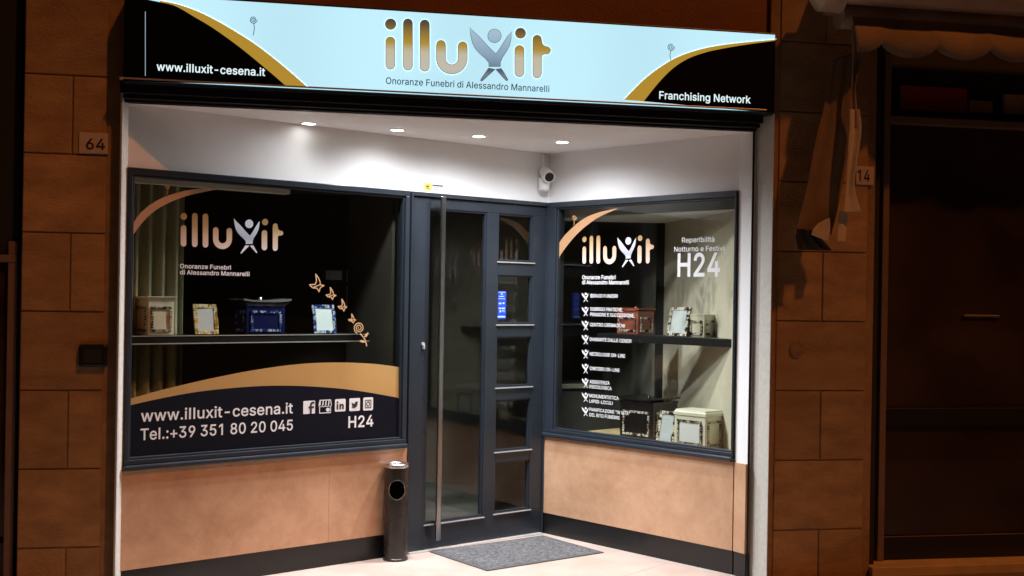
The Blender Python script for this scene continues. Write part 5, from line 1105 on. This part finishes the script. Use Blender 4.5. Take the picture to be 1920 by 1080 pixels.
# ------------------------------------------------------------------ AWNING
aw = thing('awning', 'rolled-up brown cloth awning with scalloped valance and hanging side cloth above the right shopfront', 'awning', (4.4, -.2, 2.4))
AO = .32; AW = Wall((0, -AO), (1, -AO))
hx0 = AW.uv(1592, 10)[0]; AX1 = 6.4
zh = AW.uv(1760, 14)[1]; zv1 = AW.uv(1760, 38)[1]
m = MB(); pr_ = [(-.36, zh), (-.40, zh + .05), (-.36, zh + .13), (-.05, zh + .30), (0.01, zh + .30), (0.01, zh + .0)]
m.rings([[(X, y, z) for y, z in pr_] for X in (hx0, AX1)]); m.build('hood', M['hood'], aw, bevel=.006)
m = MB(); cz = zh + .06; m.tube([(hx0 - .13, -.22, cz + .02), (hx0 - .11, -.22, cz), (hx0 - .0, -.22, cz)], [.075, .098, .10], 28); m.build('end_cap', M['hood'], aw, smooth=True)
m = MB(); m.tube([(hx0, -.2, zv1 + .02), (AX1, -.2, zv1 + .02)], .07, 24); m.build('roller', M['cloth'], aw, smooth=True)
# valance with scalloped hem
vx0 = AW.uv(1606, 60)[0]; zlow = AW.uv(1706, 106)[1]; zpk = AW.uv(1757, 86)[1]; ph = AW.uv(1757, 86)[0]; pitch = AW.uv(1857, 93)[0] - ph
ru, rd = [], []; n = 220
for i in range(n + 1):
    x = vx0 + (AX1 - vx0) * i / n; t = ((x - ph) / pitch) % 1; h_ = math.sin(math.pi * t) ** .6
    yw = -AO - .012 * math.sin(x * 9) - .006 * math.sin(x * 23)
    ru.append(V((x, -.27, zv1 + .0))); rd.append(V((x, yw, zpk + (zlow - zpk) * h_ + .008 * math.sin(x * 5))))
mid = [(a * .45 + b * .55) + V((0, -.015, 0)) for a, b in zip(ru, rd)]
m = MB(); m.rings([rd, mid, ru], cap=False, closed=False); o = m.build('valance', M['cloth'], aw, smooth=True)
q = o.modifiers.new('thickness', 'SOLIDIFY'); q.thickness = .004
def drape(name, left, right, off, mt, folds, amp, ph_=0, label=None, nu=44):
    W = Wall((0, -off), (1, -off)); left = smooth_px(left); right = smooth_px(right); k = max(len(left), len(right))
    def res(p, t):
        s = t * (len(p) - 1); i = min(int(s), len(p) - 2); f_ = s - i; return (p[i][0] + (p[i + 1][0] - p[i][0]) * f_, p[i][1] + (p[i + 1][1] - p[i][1]) * f_)
    rows = []
    for j in range(49):
        t = j / 48; a = res(left, t); b = res(right, t); row = []
        for i in range(nu + 1):
            s = i / nu; u, z = W.uv(a[0] + (b[0] - a[0]) * s, a[1] + (b[1] - a[1]) * s)
            row.append(W.P(u, z, amp * math.sin(s * folds * math.pi * 2 + ph_ + t * 1.5) * (.4 + .6 * math.sin(math.pi * min(1, t + .1)))))
        rows.append(row)
    m = MB(); m.rings(rows, cap=False, closed=False); o = m.build(name, mt, aw, smooth='soft', label=label)
    q = o.modifiers.new('thickness', 'SOLIDIFY'); q.thickness = .004
drape('side_cloth', [(1596, 34), (1597, 110), (1595, 170), (1592, 240)], [(1640, 40), (1622, 105), (1606, 160), (1613, 240)], .24, M['cloth'], 1.5, .010)
drape('pale_side_cloth', [(1594, 205), (1590, 280), (1585, 350), (1582, 398)], [(1611, 205), (1614, 245), (1605, 310), (1602, 350), (1614, 396)], .245, M['cloth_pale'], 1.2, .008)
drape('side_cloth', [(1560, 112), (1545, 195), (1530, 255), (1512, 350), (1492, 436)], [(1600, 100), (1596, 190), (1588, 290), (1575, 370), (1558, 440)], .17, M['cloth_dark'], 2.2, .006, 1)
drape('gathered_hem', [(1492, 428), (1490, 445), (1496, 468)], [(1522, 432), (1545, 455), (1560, 470)], .20, M['blackmat'], 2, .012)
drape('strap', [(1573, 396), (1571, 425), (1570, 452)], [(1590, 396), (1588, 425), (1586, 452)], .2, M['cloth_pale'], .5, .003)
drape('folded_corner', [(1535, 418), (1524, 430), (1521, 440)], [(1556, 408), (1556, 430), (1552, 452)], .215, M['cloth_pale'], 1, .006)
